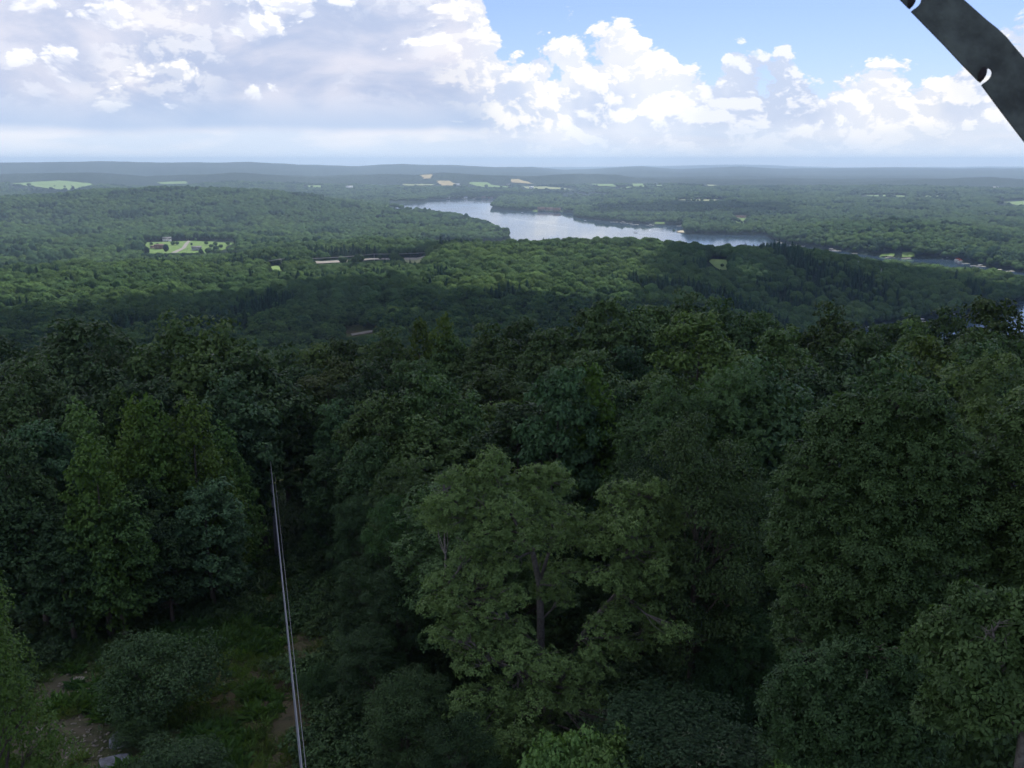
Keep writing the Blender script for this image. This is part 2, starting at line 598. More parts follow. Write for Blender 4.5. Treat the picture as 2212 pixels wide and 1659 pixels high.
layer([(0, 600, 47), (560, 600, 46), (1106, 620, 44), (1500, 680, 40), (1700, 800, 28), (1900, 965, 6), (2212, 985, 3)], pyref=680)
layer([(0, 850, 47), (560, 850, 46), (1106, 850, 47), (1300, 850, 50), (1500, 900, 46), (1700, 980, 38), (1900, 1060, 22), (2100, 1080, 8), (2212, 1090, 6)], pyref=600)
layer([(0, 1110, 46), (300, 1110, 45), (560, 1090, 40), (680, 1080, 31), (900, 1080, 35), (960, 1080, 55), (1106, 1080, 62), (1300, 1100, 62), (1600, 1150, 52), (1700, 1165, 51), (1800, 1190, 44), (1900, 1200, 32), (1950, 1210, 25), (2000, 1220, 17), (2100, 1240, 13), (2212, 1200, 8)], pyref=540)
layer([(0, 1250, 30), (400, 1230, 32), (560, 1185, 38.5), (900, 1190, 39), (960, 1200, 52), (1106, 1250, 48), (1600, 1300, 36), (1800, 1300, 32), (1900, 1300, 22), (2212, 1280, 4)], pyref=560)
layer([(0, 1420, 12), (430, 1420, 12), (540, 1350, 33), (800, 1380, 38), (1000, 1400, 28), (1106, 1500, 14), (1300, 1550, 4), (1600, 1600, 2), (1900, 1400, 2), (2212, 1400, 1)], pyref=530)
layer([(0, 1700, 16), (560, 1720, 18), (800, 1800, 4), (1106, 1900, 1), (1600, 1750, 1), (1900, 1600, 1), (2212, 1560, 1)], pyref=520)
layer([(0, 2150, 8), (300, 2200, 10), (600, 2150, 8), (900, 2250, 5), (1090, 2300, 1), (1300, 2400, 1), (1500, 2150, 3), (1700, 2150, 10), (1933, 2080, 31), (2100, 2030, 24), (2212, 1980, 14)], pyref=500)
layer([(0, 3000, 58), (124, 3000, 61), (193, 3000, 73), (303, 3000, 80), (408, 3000, 80), (542, 3000, 70), (610, 2980, 63), (700, 2950, 44), (818, 2850, 22), (873, 2800, 12), (956, 2650, 6), (1060, 2400, 3), (1240, 2800, 1), (1500, 2900, 4), (1700, 2700, 4), (2000, 2650, 5), (2212, 2600, 5)], pyref=430)
layer([(0, 3700, 18), (500, 3700, 16), (1000, 3600, 1), (1300, 3500, 5), (1700, 3450, 14), (1950, 3450, 12), (2212, 3450, 14)], pyref=430)
layer([(0, 4400, 28), (500, 4450, 22), (900, 4400, 5), (1106, 4400, 6), (1400, 4300, 14), (1700, 4250, 26), (2212, 4300, 24)], pyref=420)
layer([(0, 5400, 52), (193, 5400, 56), (320, 5400, 40), (500, 5400, 52), (660, 5400, 40), (1106, 5300, 38), (1300, 5300, 30), (1500, 5300, 30), (2212, 5300, 30)], pyref=400)
layer([(0, 6300, 381), (193, 6300, 374), (317, 6300, 384), (440, 6400, 378), (510, 6300, 373.6), (680, 6400, 383), (735, 6400, 380.5), (818, 6300, 376), (900, 6200, 380), (955, 6300, 373), (1038, 6300, 376),
       (1130, 6300, 381), (1222, 6300, 377), (1332, 6300, 379), (1374, 6200, 388), (1577, 6200, 391), (1750, 6200, 389.5), (1850, 6200, 391), (2057, 6200, 391), (2150, 6200, 388), (2212, 6200, 392)], 'c', th=0)
layer([(0, 7600, 55), (1106, 7600, 50), (2212, 7600, 40)], pyref=400)
layer([(0, 9300, 353), (250, 9300, 350), (330, 9300, 348.5), (490, 9300, 352.5), (650, 9300, 348.5), (790, 9300, 347.5), (900, 9500, 348.5)][0:1] +
      [(0, 9300, 353), (130, 9300, 349.5), (220, 9300, 348), (330, 9300, 350), (490, 9300, 353)][1:] +
      [(540, 9300, 351), (611, 9400, 351.5), (700, 9500, 356), (777, 9600, 360), (872, 9800, 355.6), (983, 10000, 359), (1152, 10300, 361), (1222, 10500, 369), (1388, 11000, 361), (1470, 11200, 366.5),
       (1600, 11500, 359.8), (1694, 11700, 365), (1800, 11800, 363), (1905, 11800, 361), (2043, 12000, 364), (2212, 12000, 364)], 'c', th=0)
layer([(0, 12500, 60), (2212, 14500, 30)], pyref=400)
layer([(0, 18000, 366), (1106, 18000, 364), (1280, 18000, 363), (1560, 18000, 356.5), (1650, 18000, 357.5), (1800, 18000, 364), (2212, 18000, 362)], 'c', th=0)
layer([(0, 30000, 60), (2212, 30000, 60)], pyref=400)


def poly_ground(pts):
    return np.array([_zero_hit(px, py) for px, py in pts])


def _zero_hit(px, py):
    r = CAM_Z / float(tandip(px, py)); a = float(az_of(px, py))
    return r * math.sin(a), r * math.cos(a)


LAKE_PIX = [
    [(843, 447), (846, 441), (917, 437), (923, 432), (1000, 430), (1080, 430), (1074, 436), (1061, 449), (1083, 453), (1152, 456), (1217, 459), (1239, 460), (1240, 469), (1277, 474),
     (1360, 482), (1401, 485), (1474, 487), (1473, 499), (1459, 501), (1484, 506), (1553, 507), (1652, 508), (1669, 518), (1700, 527), (1806, 541), (1850, 548), (1922, 557), (2002, 559),
     (2057, 561), (2107, 573), (2212, 590), (2280, 600), (2330, 650), (2330, 900), (2100, 905), (1900, 830), (1800, 745), (1864, 711), (1988, 694), (2071, 686), (2148, 672), (2212, 650), (2240, 630),
     (2190, 612), (2100, 600), (2000, 590), (1850, 575), (1700, 562), (1550, 556), (1400, 552), (1100, 545), (900, 538), (855, 532), (880, 524), (1000, 527), (1095, 524), (1104, 512), (1070, 499), (1045, 488), (983, 473), (873, 456)],
    [(1218, 422), (1232, 420.5), (1270, 419), (1320, 417), (1325, 419), (1300, 421.5), (1258, 425), (1222, 427)],
    [(20, 499), (60, 496), (110, 497), (126, 500), (125, 508), (20, 508)],
    [(2110, 473), (2166, 471), (2170, 479), (2112, 480)],
]
LAKES = [poly_ground(p) for p in LAKE_PIX]


def poly_sd(P, x, y):
    """signed distance, negative inside"""
    x = np.asarray(x, float).ravel(); y = np.asarray(y, float).ravel()
    d2 = np.full(x.shape, 1e18); ins = np.zeros(x.shape, bool)
    n = len(P)
    for i in range(n):
        ax, ay = P[i]; bx, by = P[(i + 1) % n]
        ex, ey = bx - ax, by - ay
        t = np.clip(((x - ax) * ex + (y - ay) * ey) / (ex * ex + ey * ey + 1e-12), 0, 1)
        d2 = np.minimum(d2, (x - ax - t * ex) ** 2 + (y - ay - t * ey) ** 2)
        c = (ay > y) != (by > y)
        with np.errstate(divide='ignore', invalid='ignore'):
            xi = ax + (y - ay) * ex / (ey if ey != 0 else 1e-12)
        ins ^= c & (x < xi)
    d = np.sqrt(d2)
    return np.where(ins, -d, d)


def lake_sd(x, y):
    d = None
    for P in LAKES:
        s = poly_sd(P, x, y)
        d = s if d is None else np.minimum(d, s)
    return d


def ground(x, y, with_lake=True, sd=None):
    x = np.atleast_1d(np.asarray(x, float)); y = np.atleast_1d(np.asarray(y, float))
    a = np.arctan2(x, y); r = np.hypot(x, y)
    a = np.where(np.abs(a) > 2.2, 0.5 * np.sign(a), a)
    R = np.stack([np.interp(a, L[0], L[1]) for L in LAYERS], 1)
    Z = np.stack([np.interp(a, L[0], L[2]) for L in LAYERS], 1)
    dR = np.diff(R, axis=1); dZ = np.diff(Z, axis=1) / dR
    m = np.zeros_like(Z)
    s0, s1 = dZ[:, :-1], dZ[:, 1:]
    same = (s0 * s1) > 0
    m[:, 1:-1] = np.where(same, 2 * s0 * s1 / np.where(same, s0 + s1, 1), 0)
    rc = np.clip(r, R[:, 0], R[:, -1] - 1)
    k = np.clip((rc[:, None] >= R).sum(1) - 1, 0, R.shape[1] - 2)
    i = np.arange(len(r))
    h = dR[i, k]; t = (rc - R[i, k]) / h
    z0, z1, m0, m1 = Z[i, k], Z[i, k + 1], m[i, k], m[i, k + 1]
    t2, t3 = t * t, t * t * t
    z = (2 * t3 - 3 * t2 + 1) * z0 + (t3 - 2 * t2 + t) * h * m0 + (-2 * t3 + 3 * t2) * z1 + (t3 - t2) * h * m1
    mid = np.clip((r - 250) / 300, 0, 1)
    far = np.clip((r - 3200) / 1500, 0, 1) * np.clip((60000 - r) / 40000, 0, 1)
    z = z + mid * (1 - far) * (vnoise(x / 120, y / 120, 1) * 5 + vnoise(x / 45, y / 45, 2) * 2)
    far = far * np.clip(z / 34, 0.12, 1)
    z = z + far * (vnoise(x / 700, y / 420, 3) * 26 + vnoise(x / 240, y / 160, 4) * 9 + vnoise(x / 60, y / 60, 5) * 3)
    z = z + np.clip(r / 40, 0, 1) * vnoise(x / 9, y / 9, 6) * 0.5
    if with_lake:
        near = (r > 500) & (r < 6500)
        if near.any():
            s = lake_sd(x[near], y[near]) if sd is None else sd[near]
            zn = z[near]
            zo = np.minimum(np.maximum(zn, 0.6 + np.minimum(s, 60) * 0.02), 0.5 + s * 0.35)
            z[near] = np.where(s <= 0, -np.minimum(3.0, -s * 0.5), zo)
    return z


def gz(x, y):
    return float(ground(x, y)[0])


_RR = np.concatenate([np.linspace(8, 400, 400), np.linspace(401, 6500, 2400), np.geomspace(6510, 29000, 300)])
_hitcache = {}


def ground_hit(px, py, r0=0.0):
    key = (round(float(px), 2), round(float(py), 2), r0)
    if key in _hitcache: return _hitcache[key]
    a = float(az_of(px, py)); t = float(tandip(px, py))
    rr = _RR[_RR >= r0]
    z = ground(rr * math.sin(a), rr * math.cos(a))
    g = np.where(CAM_Z - rr * t < z)[0]
    r = rr[g[0]] if len(g) else rr[-1]
    if len(g) and g[0] > 0:
        i = g[0]
        d0 = CAM_Z - rr[i - 1] * t - z[i - 1]; d1 = CAM_Z - rr[i] * t - z[i]
        r = rr[i - 1] + (rr[i] - rr[i - 1]) * d0 / (d0 - d1 + 1e-9)
    out = (r * math.sin(a), r * math.cos(a), gz(r * math.sin(a), r * math.cos(a)))
    _hitcache[key] = out
    return out


# ------------------------------------------------------------------ terrain mesh and lake
CLEAR_PIX = [(-260, 1800), (-60, 1560), (40, 1440), (110, 1385), (300, 1350), (520, 1330), (540, 1250), (545, 1150), (556, 1050), (562, 985), (612, 985), (628, 1050), (640, 1150), (668, 1280), (700, 1450), (745, 1659), (790, 1900)]
CLEAR = np.array([ground_hit(*p)[:2] for p in CLEAR_PIX])


def build_terrain():
    th = np.concatenate([np.linspace(-180, -37, 36)[:-1], np.arange(-37, 37, 0.16), np.linspace(37, 180, 36)[:-1]])
    th = np.radians(th)
    rr = np.concatenate([[1.0], np.arange(3, 120, 1.5), np.arange(120, 1400, 7.5), np.arange(1400, 4600, 13), np.geomspace(4600, 20500, 125)])
    A, R = np.meshgrid(th, rr, indexing='ij')
    x, y = R * np.sin(A), R * np.cos(A)
    z = ground(x.ravel(), y.ravel())
    nt, nr = len(th), len(rr)
    V = np.stack([x.ravel(), y.ravel(), z], 1)
    i, j = np.meshgrid(np.arange(nt), np.arange(nr - 1), indexing='ij')
    i2 = (i + 1) % nt
    F = np.stack([i * nr + j, i * nr + j + 1, i2 * nr + j + 1, i2 * nr + j], -1).reshape(-1, 4)
    V = np.vstack([V, [[0, 0, gz(0, 1)]]])
    ii = np.arange(nt)
    cap = np.stack([np.full(nt, len(V) - 1), ii * nr, ((ii + 1) % nt) * nr], 1)
    me = mesh_from('ground', V, [F, cap], M['terrain'], smooth=True)
    # soil mask: bare ground left of the big shrub and the trodden strip under the wires
    soil = np.zeros(len(V))
    nearv = np.hypot(V[:, 0], V[:, 1]) < 200
    vx, vy = V[nearv, 0], V[nearv, 1]
    s = np.zeros(len(vx))
    for (px, py, rad, k) in ((150, 1500, 4.0, 1.0), (130, 1590, 4.0, 1.0), (60, 1640, 3.5, 0.7), (270, 1650, 2.5, 0.8), (590, 1120, 5, 0.5)):
        g = ground_hit(px, py)
        s = np.maximum(s, k * np.clip(1.4 - np.hypot(vx - g[0], vy - g[1]) / rad, 0, 1))
    t0, t1 = ground_hit(640, 1659), ground_hit(600, 1250)
    dx, dy = t1[0] - t0[0], t1[1] - t0[1]
    L = math.hypot(dx, dy)
    u = ((vx - t0[0]) * dx + (vy - t0[1]) * dy) / L
    w = np.abs((vx - t0[0]) * dy - (vy - t0[1]) * dx) / L
    s = np.maximum(s, 0.22 * np.clip(1.5 - w / 1.6, 0, 1) * (u < L) * (u > -12))
    soil[nearv] = s
    at = me.attributes.new('soil', 'FLOAT', 'POINT')
    at.data.foreach_set('value', soil.astype(np.float32))
    o = obj('ground', me)
    tag(o, kind='structure')


build_terrain()
wb = MB()
wb.raw([(-1400, 500, 0), (3600, 500, 0), (3600, 5600, 0), (-1400, 5600, 0)], [[0, 1, 2, 3]])
tag(wb.build('lake', M['water']), kind='structure')
pz = MB()
pz.raw([(-1800, 1900, 0.02), (-1401, 1900, 0.02), (-1401, 2700, 0.02), (-1800, 2700, 0.02)], [[0, 1, 2, 3]])

# ------------------------------------------------------------------ fields, lawns, roads draped on the land
FEATURES = []                      # (pixel polygon that must stay visible, distance)
BARE = []                          # world polygons without trees


def drape(name, quad, mat, lift, nu=24, nv=8, r0=0.0, grow=0.0, keep=True):
    """quad: 4 pixel corners (top-left, top-right, bottom-right, bottom-left) where the photo shows the patch"""
    q = [np.array(ground_hit(px, py, r0)) for px, py in quad]
    P = []
    for j in range(nv + 1):
        for i in range(nu + 1):
            a, b = i / nu, j / nv
            p = (q[0] * (1 - a) + q[1] * a) * (1 - b) + (q[3] * (1 - a) + q[2] * a) * b
            P.append(p[:2])
    P = np.array(P)
    if name in ('field', 'lawn', 'beach'):
        am = (0.45 if name == 'lawn' else 1.0) * min(11.0, 0.10 * np.linalg.norm(q[0][:2] - q[1][:2]))
        P = P + np.stack([vnoise(P[:, 0] / 26, P[:, 1] / 26, 71), vnoise(P[:, 0] / 26, P[:, 1] / 26, 72)], 1) * 2.4 * am
    z = ground(P[:, 0], P[:, 1]) + lift
    i, j = np.meshgrid(np.arange(nu), np.arange(nv), indexing='ij')
    F = np.stack([j * (nu + 1) + i, (j + 1) * (nu + 1) + i, (j + 1) * (nu + 1) + i + 1, j * (nu + 1) + i + 1], -1).reshape(-1, 4)
    o = obj(name, mesh_from(name, np.column_stack([P, z]), F, mat))
    tag(o, kind='structure')
    BARE.append(np.array([p[:2] for p in q]))
    if keep:
        FEATURES.append((list(quad), max(math.hypot(p[0], p[1]) for p in q)))
    return o


drape('field', [(24, 397), (130, 391), (205, 399), (150, 412)], M['field_green'], 3, 14, 6)
drape('field', [(340, 394.5), (403, 392.5), (404, 398), (345, 399)], M['field_green'], 3)
drape('field', [(662, 401), (694, 402), (692, 406), (666, 405)], M['field_green'], 3)
drape('field', [(906, 380), (934, 377.5), (930, 387), (915, 387)], M['field_hay'], 4)
drape('field', [(942, 392), (972, 392), (996, 402), (955, 402)], M['field_hay'], 4)
drape('field', [(868, 399), (936, 399), (936, 402), (872, 402)], M['field_pale'], 4)
drape('field', [(1011, 395), (1050, 395), (1104, 406), (1035, 405)], M['field_green'], 4)
drape('field', [(1104, 388), (1120, 388), (1154, 398), (1106, 395)], M['field_hay'], 4)
drape('field', [(1126, 404), (1180, 404), (1244, 412), (1140, 409)], M['field_pale'], 4)
drape('field', [(1281, 398), (1326, 399), (1328, 404), (1283, 403)], M['field_green'], 4)
drape('field', [(1365, 397.5), (1389, 398), (1391, 405), (1366, 404)], M['field_green'], 4)
drape('field', [(1334, 406), (1362, 405), (1360, 409), (1338, 409)], M['field_green'], 4)
drape('field', [(1418, 401), (1430, 401), (1430, 403), (1418, 403)], M['field_green'], 4)
drape('field', [(1525, 400), (1547, 401), (1547, 403), (1528, 403)], M['field_pale'], 4)
drape('field', [(1465, 432.5), (1500, 431), (1558, 431.5), (1540, 434.5)], M['field_pale'], 1.2)
drape('field', [(1867, 422), (1955, 423), (1950, 426), (1880, 425)], M['field_green'], 2)
drape('field', [(1985, 423.5), (2040, 423.5), (2038, 426), (1988, 426)], M['field_green'], 2)
drape('field', [(2163, 437), (2230, 433), (2240, 445), (2195, 444)], M['field_green'], 1.2)
drape('field', [(1532, 561), (1577, 562), (1573, 584), (1548, 582)], M['field_green'], 0.6)
drape('field', [(877, 558), (916, 557), (912, 568), (880, 567)], M['field_pale'], 0.6)
drape('field', [(586, 577), (608, 574), (610, 586), (590, 586)], M['field_green'], 0.6)
drape('lawn', [(314, 524), (408, 520), (400, 548), (320, 549)], M['lawn'], 0.5)
drape('lawn', [(408, 520.2), (512, 525), (470, 546), (400, 548)], M['lawn'], 0.5)
drape('driveway', [(405, 521), (412, 521), (402, 536), (393, 536)], M['road'], 0.8, 3, 6)
drape('driveway', [(393, 536), (402, 536), (381, 547), (368, 547)], M['road'], 0.8, 3, 6)
drape('road', [(681, 565.5), (800, 559.3), (800, 562.8), (684, 570.5)], M['road'], 0.9, 24, 2)
drape('road', [(800, 559.3), (918, 554), (918, 557), (800, 562.8)], M['road'], 0.9, 24, 2)
drape('lawn', [(1585, 470), (1614, 470), (1606, 482), (1590, 482)], M['lawn'], 0.8, 4, 3)
drape('lawn', [(1905, 549), (1935, 548), (1930, 555), (1900, 555)], M['lawn'], 0.8, 4, 3)
drape('lawn', [(1950, 545), (1975, 545), (1976, 557), (1948, 556)], M['lawn'], 0.8, 4, 3)
drape('lawn', [(1415, 480), (1435, 480), (1436, 484), (1415, 484)], M['lawn'], 0.8, 4, 3)
FEATURES += [([(846, 442), (930, 434), (990, 440), (900, 452)], 4150), ([(1222, 421), (1322, 417.5), (1318, 420.5), (1225, 426)], 4950), ([(1330, 484), (1474, 488), (1474, 497), (1330, 495)], 2600), ([(2010, 559), (2057, 562), (2107, 573), (2060, 576)], 1480)]
drape('beach', [(1062, 428.6), (1000, 428.3), (1000, 429.8), (1070, 429.9)][::1], M['beach'], 1.0, 8, 2)
drape('beach', [(1150, 453.2), (1214, 456), (1214, 458.6), (1150, 455.6)], M['lawn'], 1.0, 8, 2)
drape('shore_point', [(1458, 499.3), (1476, 498), (1478, 503.5), (1461, 502.5)], M['beach'], 1.0, 6, 3)
drape('gravel_track', [(758, 722), (808, 714), (810, 718), (760, 727)], M['road'], 0.6, 8, 2)

# ------------------------------------------------------------------ tree generator
def rand_dirs(n, zmin=-1.0):
    z = rng.uniform(zmin, 1, n); a = rng.uniform(0, 2 * math.pi, n)
    s = np.sqrt(1 - z * z)
    return np.stack([s * np.cos(a), s * np.sin(a), z], 1)


def unit(v):
    return v / (np.linalg.norm(v, axis=1)[:, None] + 1e-9)


def leaf_quads(P, Nrm, length, width, droop=0.3):
    """rhombic leaves at P facing Nrm"""
    n = len(P)
    Nrm = unit(Nrm)
    t = rng.normal(size=(n, 3)); t[:, 2] -= droop
    t = unit(t - (t * Nrm).sum(1)[:, None] * Nrm)
    b = np.cross(Nrm, t)
    L = length * rng.uniform(0.7, 1.3, n)[:, None]; Wd = width * rng.uniform(0.7, 1.3, n)[:, None]
    V = np.stack([P - t * L * 0.5, P + b * Wd * 0.5 - t * L * 0.05, P + t * L * 0.5, P - b * Wd * 0.5 - t * L * 0.05], 1).reshape(-1, 3)
    F = np.arange(4 * n).reshape(-1, 4)
    return V, F


def leaf_sprays(P, Nrm, length, width, k=5):
    """k narrow leaves fanning out from each point, as at an oak's twig ends"""
    n = len(P)
    Nrm = unit(Nrm)
    t = unit(np.cross(Nrm, rng.normal(size=(n, 3))))
    b = np.cross(Nrm, t)
    Vs = []
    for i in range(k):
        a = 2 * math.pi * i / k + rng.uniform(-0.35, 0.35, n)
        d = t * np.cos(a)[:, None] + b * np.sin(a)[:, None] + Nrm * rng.uniform(-0.35, 0.35, n)[:, None]
        d[:, 2] -= 0.22
        d = unit(d)
        sd_ = unit(np.cross(Nrm, d) + rng.normal(size=(n, 3)) * 0.25)
        L = length * rng.uniform(0.7, 1.25, n)[:, None]; Wd = width * rng.uniform(0.75, 1.25, n)[:, None]
        p0 = P + d * L * 0.08
        Vs.append(np.stack([p0, P + d * L * 0.6 + sd_ * Wd * 0.5, P + d * L * 1.1, P + d * L * 0.6 - sd_ * Wd * 0.5], 1))
    V = np.stack(Vs, 1).reshape(-1, 3)
    return V, np.arange(4 * n * k).reshape(-1, 4)


def crown_leaves(lobes, n, length, width, flat=0.75, sub=14, core=0.12, up=0.55, spray=0):
    """lobes: (k,4) centre+radius; leaves gather in small sprays over each lobe's upper surface"""
    lobes = np.asarray(lobes, float)
    w = lobes[:, 3] ** 2; w /= w.sum()
    cen, cr, cn, ct = [], [], [], []
    for (x, y, z, r) in lobes:
        k = max(5, int(sub * rng.uniform(0.8, 1.2)))
        d = rand_dirs(k, -0.55)
        p = np.array([x, y, z]) + d * r * rng.uniform(0.72, 1.05, k)[:, None] * np.array([1, 1, flat])
        cen.append(p); cr.append(np.full(k, r * 0.40) * rng.uniform(0.7, 1.25, k)); cn.append(d)
        ct.append(np.full(k, rng.uniform(0, 1)) * 0.5 + rng.uniform(0, 0.5, k))
    own = np.repeat(np.arange(len(lobes)), [len(c) for c in cen])
    cen = np.vstack(cen); cr = np.concatenate(cr); cn = np.vstack(cn); ct = np.concatenate(ct)
    pw = cr ** 2; pw /= pw.sum()
    if spray: n = n // spray
    idx = rng.choice(len(cen), n, p=pw)
    d = rand_dirs(n, -0.5)
    rad = cr[idx] * rng.uniform(0.35, 1.1, n) ** 0.6
    P = cen[idx] + d * rad[:, None] * np.array([1.1, 1.1, 0.62])
    k = int(n * core)
    if k:   # a thinner filling inside
        li = rng.choice(len(lobes), k, p=w)
        P[:k] = lobes[li, :3] + rand_dirs(k) * (lobes[li, 3] * rng.uniform(0, 0.9, k))[:, None]
    N = cn[idx] * 0.45 + d * 0.45 + np.array([0, 0, up]) + rng.normal(size=(n, 3)) * 0.42
    tint = np.clip(ct[idx] * 0.7 + rng.uniform(0, 0.45, n), 0, 1)
    if spray:
        V, F = leaf_sprays(P, N, length, width, spray)
        tint = np.repeat(tint, spray)
    else:
        V, F = leaf_quads(P, N, length, width)
    return V, F, tint


def make_lobes(R, zc, hh, k, rmin, rmax, shape='round', lean=0.0):
    L = []
    tries = 0
    while len(L) < k and tries < 4000:
        tries += 1
        d = rand_dirs(1, -0.75)[0]
        q = rng.uniform(0.35, 1.0) ** 0.5
        r = R * rng.uniform(rmin, rmax)
        p = d * q
        if shape == 'cone':
            zz = rng.uniform(-1, 1) ; u_ = (zz + 1) / 2; lim = min(1.0, (1 - u_) ** 0.6 * 1.15) * min(1, 0.55 + 2.2 * u_)
            a = rng.uniform(0, 2 * math.pi); p = np.array([math.cos(a) * lim * q, math.sin(a) * lim * q, zz])
            r = R * (rmin + (rmax - rmin) * lim)
        P = np.array([p[0] * (R - r * 0.6), p[1] * (R - r * 0.6), zc + p[2] * (hh - r * 0.5)])
        if all(np.linalg.norm((P - l[:3]) * [1, 1, 1.3]) > 0.55 * (r + l[3]) * 0.85 for l in L):
            L.append(np.array([*P, r]))
    return np.array(L)


def trunk_mesh(H, base_r, lobes, top_frac=0.8, bend=0.4, mat=None, max_limbs=40, sides=6, base=-0.6):
    mb = MB()
    k = 9
    s = np.linspace(0, 1, k)
    pts = np.stack([bend * np.sin(s * 2.3) * s, bend * np.cos(s * 3.1) * s * 0.7, base + s * (H * top_frac - base)], 1)
    mb.tube(pts, base_r * (1 - 0.86 * s) * (1 + 0.5 * np.exp(-s * 14)), sides + 2)
    order = np.argsort(-lobes[:, 3])[:max_limbs]
    for l in lobes[order]:
        end = l[:3]
        zs = max(H * 0.25, end[2] - (0.45 + 0.35 * rng.random()) * math.hypot(end[0], end[1]) - 0.08 * H)
        zs = min(zs, H * top_frac * 0.92)
        t = (zs - base) / (H * top_frac - base)
        p0 = np.array([np.interp(t, s, pts[:, i]) for i in range(3)])
        m1 = p0 * 0.6 + end * 0.4 + rng.normal(size=3) * 0.03 * H * 0.5 - [0, 0, 0.02 * H]
        m2 = p0 * 0.25 + end * 0.75 + rng.normal(size=3) * 0.02 * H * 0.5
        r0 = base_r * (1 - 0.85 * t) * 0.5
        mb.tube([p0, m1, m2, end], [r0, r0 * 0.72, r0 * 0.45, r0 * 0.16], 5, cap=False)
        for _ in range(3):
            e2 = end + rand_dirs(1, -0.1)[0] * l[3] * 0.85
            mb.tube([m2, (m2 + e2) / 2 + rng.normal(size=3) * 0.06, e2], [r0 * 0.34, r0 * 0.2, r0 * 0.07], 4, cap=False)
    return mb.mesh('trunk', mat or M['bark'], smooth=True)


def tree_meshes(H, R, kind, n, length, width, mat, limbs=40, sub=14, spray=0):
    """a tree H tall with crown radius R"""
    if kind == 'oak':
        lobes = make_lobes(R, H * 0.58, H * 0.42, 56, 0.20, 0.34)
        flat = 0.72
    elif kind == 'oval':
        lobes = make_lobes(R, H * 0.54, H * 0.46, 66, 0.18, 0.30)
        flat = 0.55
    elif kind == 'loose':
        lobes = make_lobes(R, H * 0.58, H * 0.42, 44, 0.15, 0.30)
        flat = 0.6
    elif kind == 'young':
        lobes = make_lobes(R, H * 0.52, H * 0.48, 90, 0.11, 0.27, 'cone')
        flat = 0.9
    elif kind == 'shrub':
        lobes = make_lobes(R, H * 0.48, H * 0.50, 40, 0.20, 0.36)
        flat = 0.6
    V, F, t = crown_leaves(lobes, n, length, width, flat, sub, spray=spray)
    V[:, 2] *= H / np.percentile(V[:, 2], 98.3)
    crown = mesh_from('crown', V, F, mat, t)
    trunk = trunk_mesh(H, 0.02 * H + 0.03, lobes, 0.82 if kind != 'shrub' else 0.5, 0.03 * H, max_limbs=limbs)
    return crown, trunk


def pine_meshes(H, R, n, length, mat):
    tiers = 14
    lobes = []
    for i in range(tiers):
        z = H * (0.22 + 0.76 * i / tiers); rr = R * (1 - i / tiers) ** 0.85
        m = max(3, int(7 * (1 - i / tiers) + 2))
        for j in range(m):
            a = 2 * math.pi * (j + rng.random()) / m
            q = rr * rng.uniform(0.5, 0.95)
            lobes.append((q * math.cos(a), q * math.sin(a), z - q * 0.12, max(0.22 * R * (1 - 0.6 * i / tiers), 0.2)))
    lobes.append((0, 0, H * 0.97, 0.12 * R))
    lobes = np.array(lobes)
    V, F, t = crown_leaves(lobes, n, length, length * 0.45, 0.4, 6, up=0.3)
    return mesh_from('crown', V, F, mat, t), trunk_mesh(H, 0.016 * H, lobes, 0.97, 0.0, max_limbs=0)


# nominal trees are 16 m tall and 5 m in crown radius; copies are scaled
NH, NR = 16.0, 5.0
KINDS = {}
def proto(kind, shape, mat, n_near, n_mid, variants=2):
    KINDS[kind] = {
        'near': [tree_meshes(NH, NR, shape, n_near, 0.21, 0.11, M[mat], sub=22, spray=5 if shape in ('oak', 'loose') else 0) for _ in range(variants)],
        'mid': [tree_meshes(NH, NR, shape, n_mid, 0.40, 0.24, M[mat], 18) for _ in range(variants)],
    }
proto('oak', 'oak', 'leaf_oak', 42000, 15000, 3)
proto('loose', 'loose', 'leaf_oak', 34000, 12000, 2)
proto('maple', 'oval', 'leaf_teal', 42000, 15000, 2)
proto('young', 'young', 'leaf_young', 36000, 13000, 2)

# ------------------------------------------------------------------ the individual trees of the near slope
NEAR_LIMIT = 165.0
TREES = []          # world x, y, crown radius, of every planted individual
NAME = {'oak': 'oak_tree', 'loose': 'oak_tree', 'maple': 'maple_tree', 'young': 'young_tree'}
CATS = {'oak': 'tree', 'loose': 'tree', 'maple': 'tree', 'young': 'young tree'}
landmarks = []


def plant(kind, x, y, top_z, rad, label, color=(1, 1, 1), group=None, bottom=None, cat=None):
    r = math.hypot(x, y)
    z = gz(x, y) - 0.1
    h = max(3.0, top_z - z)
    lod = 'near' if r < 62 else 'mid'
    crown, trunk = random.choice(KINDS[kind][lod])
    t = empty(NAME[kind], (x, y, z), random.uniform(0, 6.28))
    rad = max(rad * (1.14 if kind in ('oak', 'loose') else 1.0), (0.28 if kind in ('oak', 'loose') else 0.22) * h)
    sx = rad / NR * random.uniform(0.97, 1.03)
    t.scale = (sx, sx, h / NH)
    tag(t, label, cat or CATS[kind], group)
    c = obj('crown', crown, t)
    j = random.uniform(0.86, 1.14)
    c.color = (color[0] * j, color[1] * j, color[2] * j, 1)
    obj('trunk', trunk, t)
    TREES.append((x, y, rad))
    return t


def hero(kind, px, py, wpx, r, label, color=(1, 1, 1), short=None):
    """tree whose top is seen at px,py and whose crown is wpx wide in the photo, standing at distance r"""
    x, y, z = place_at(px, py, r)
    rad = 0.5 * wpx / FOC * math.hypot(r, CAM_Z - z) * 1.02
    t = plant(kind, x, y, z, rad, label, color)
    landmarks.append((px, py, r, short or label))
    return t


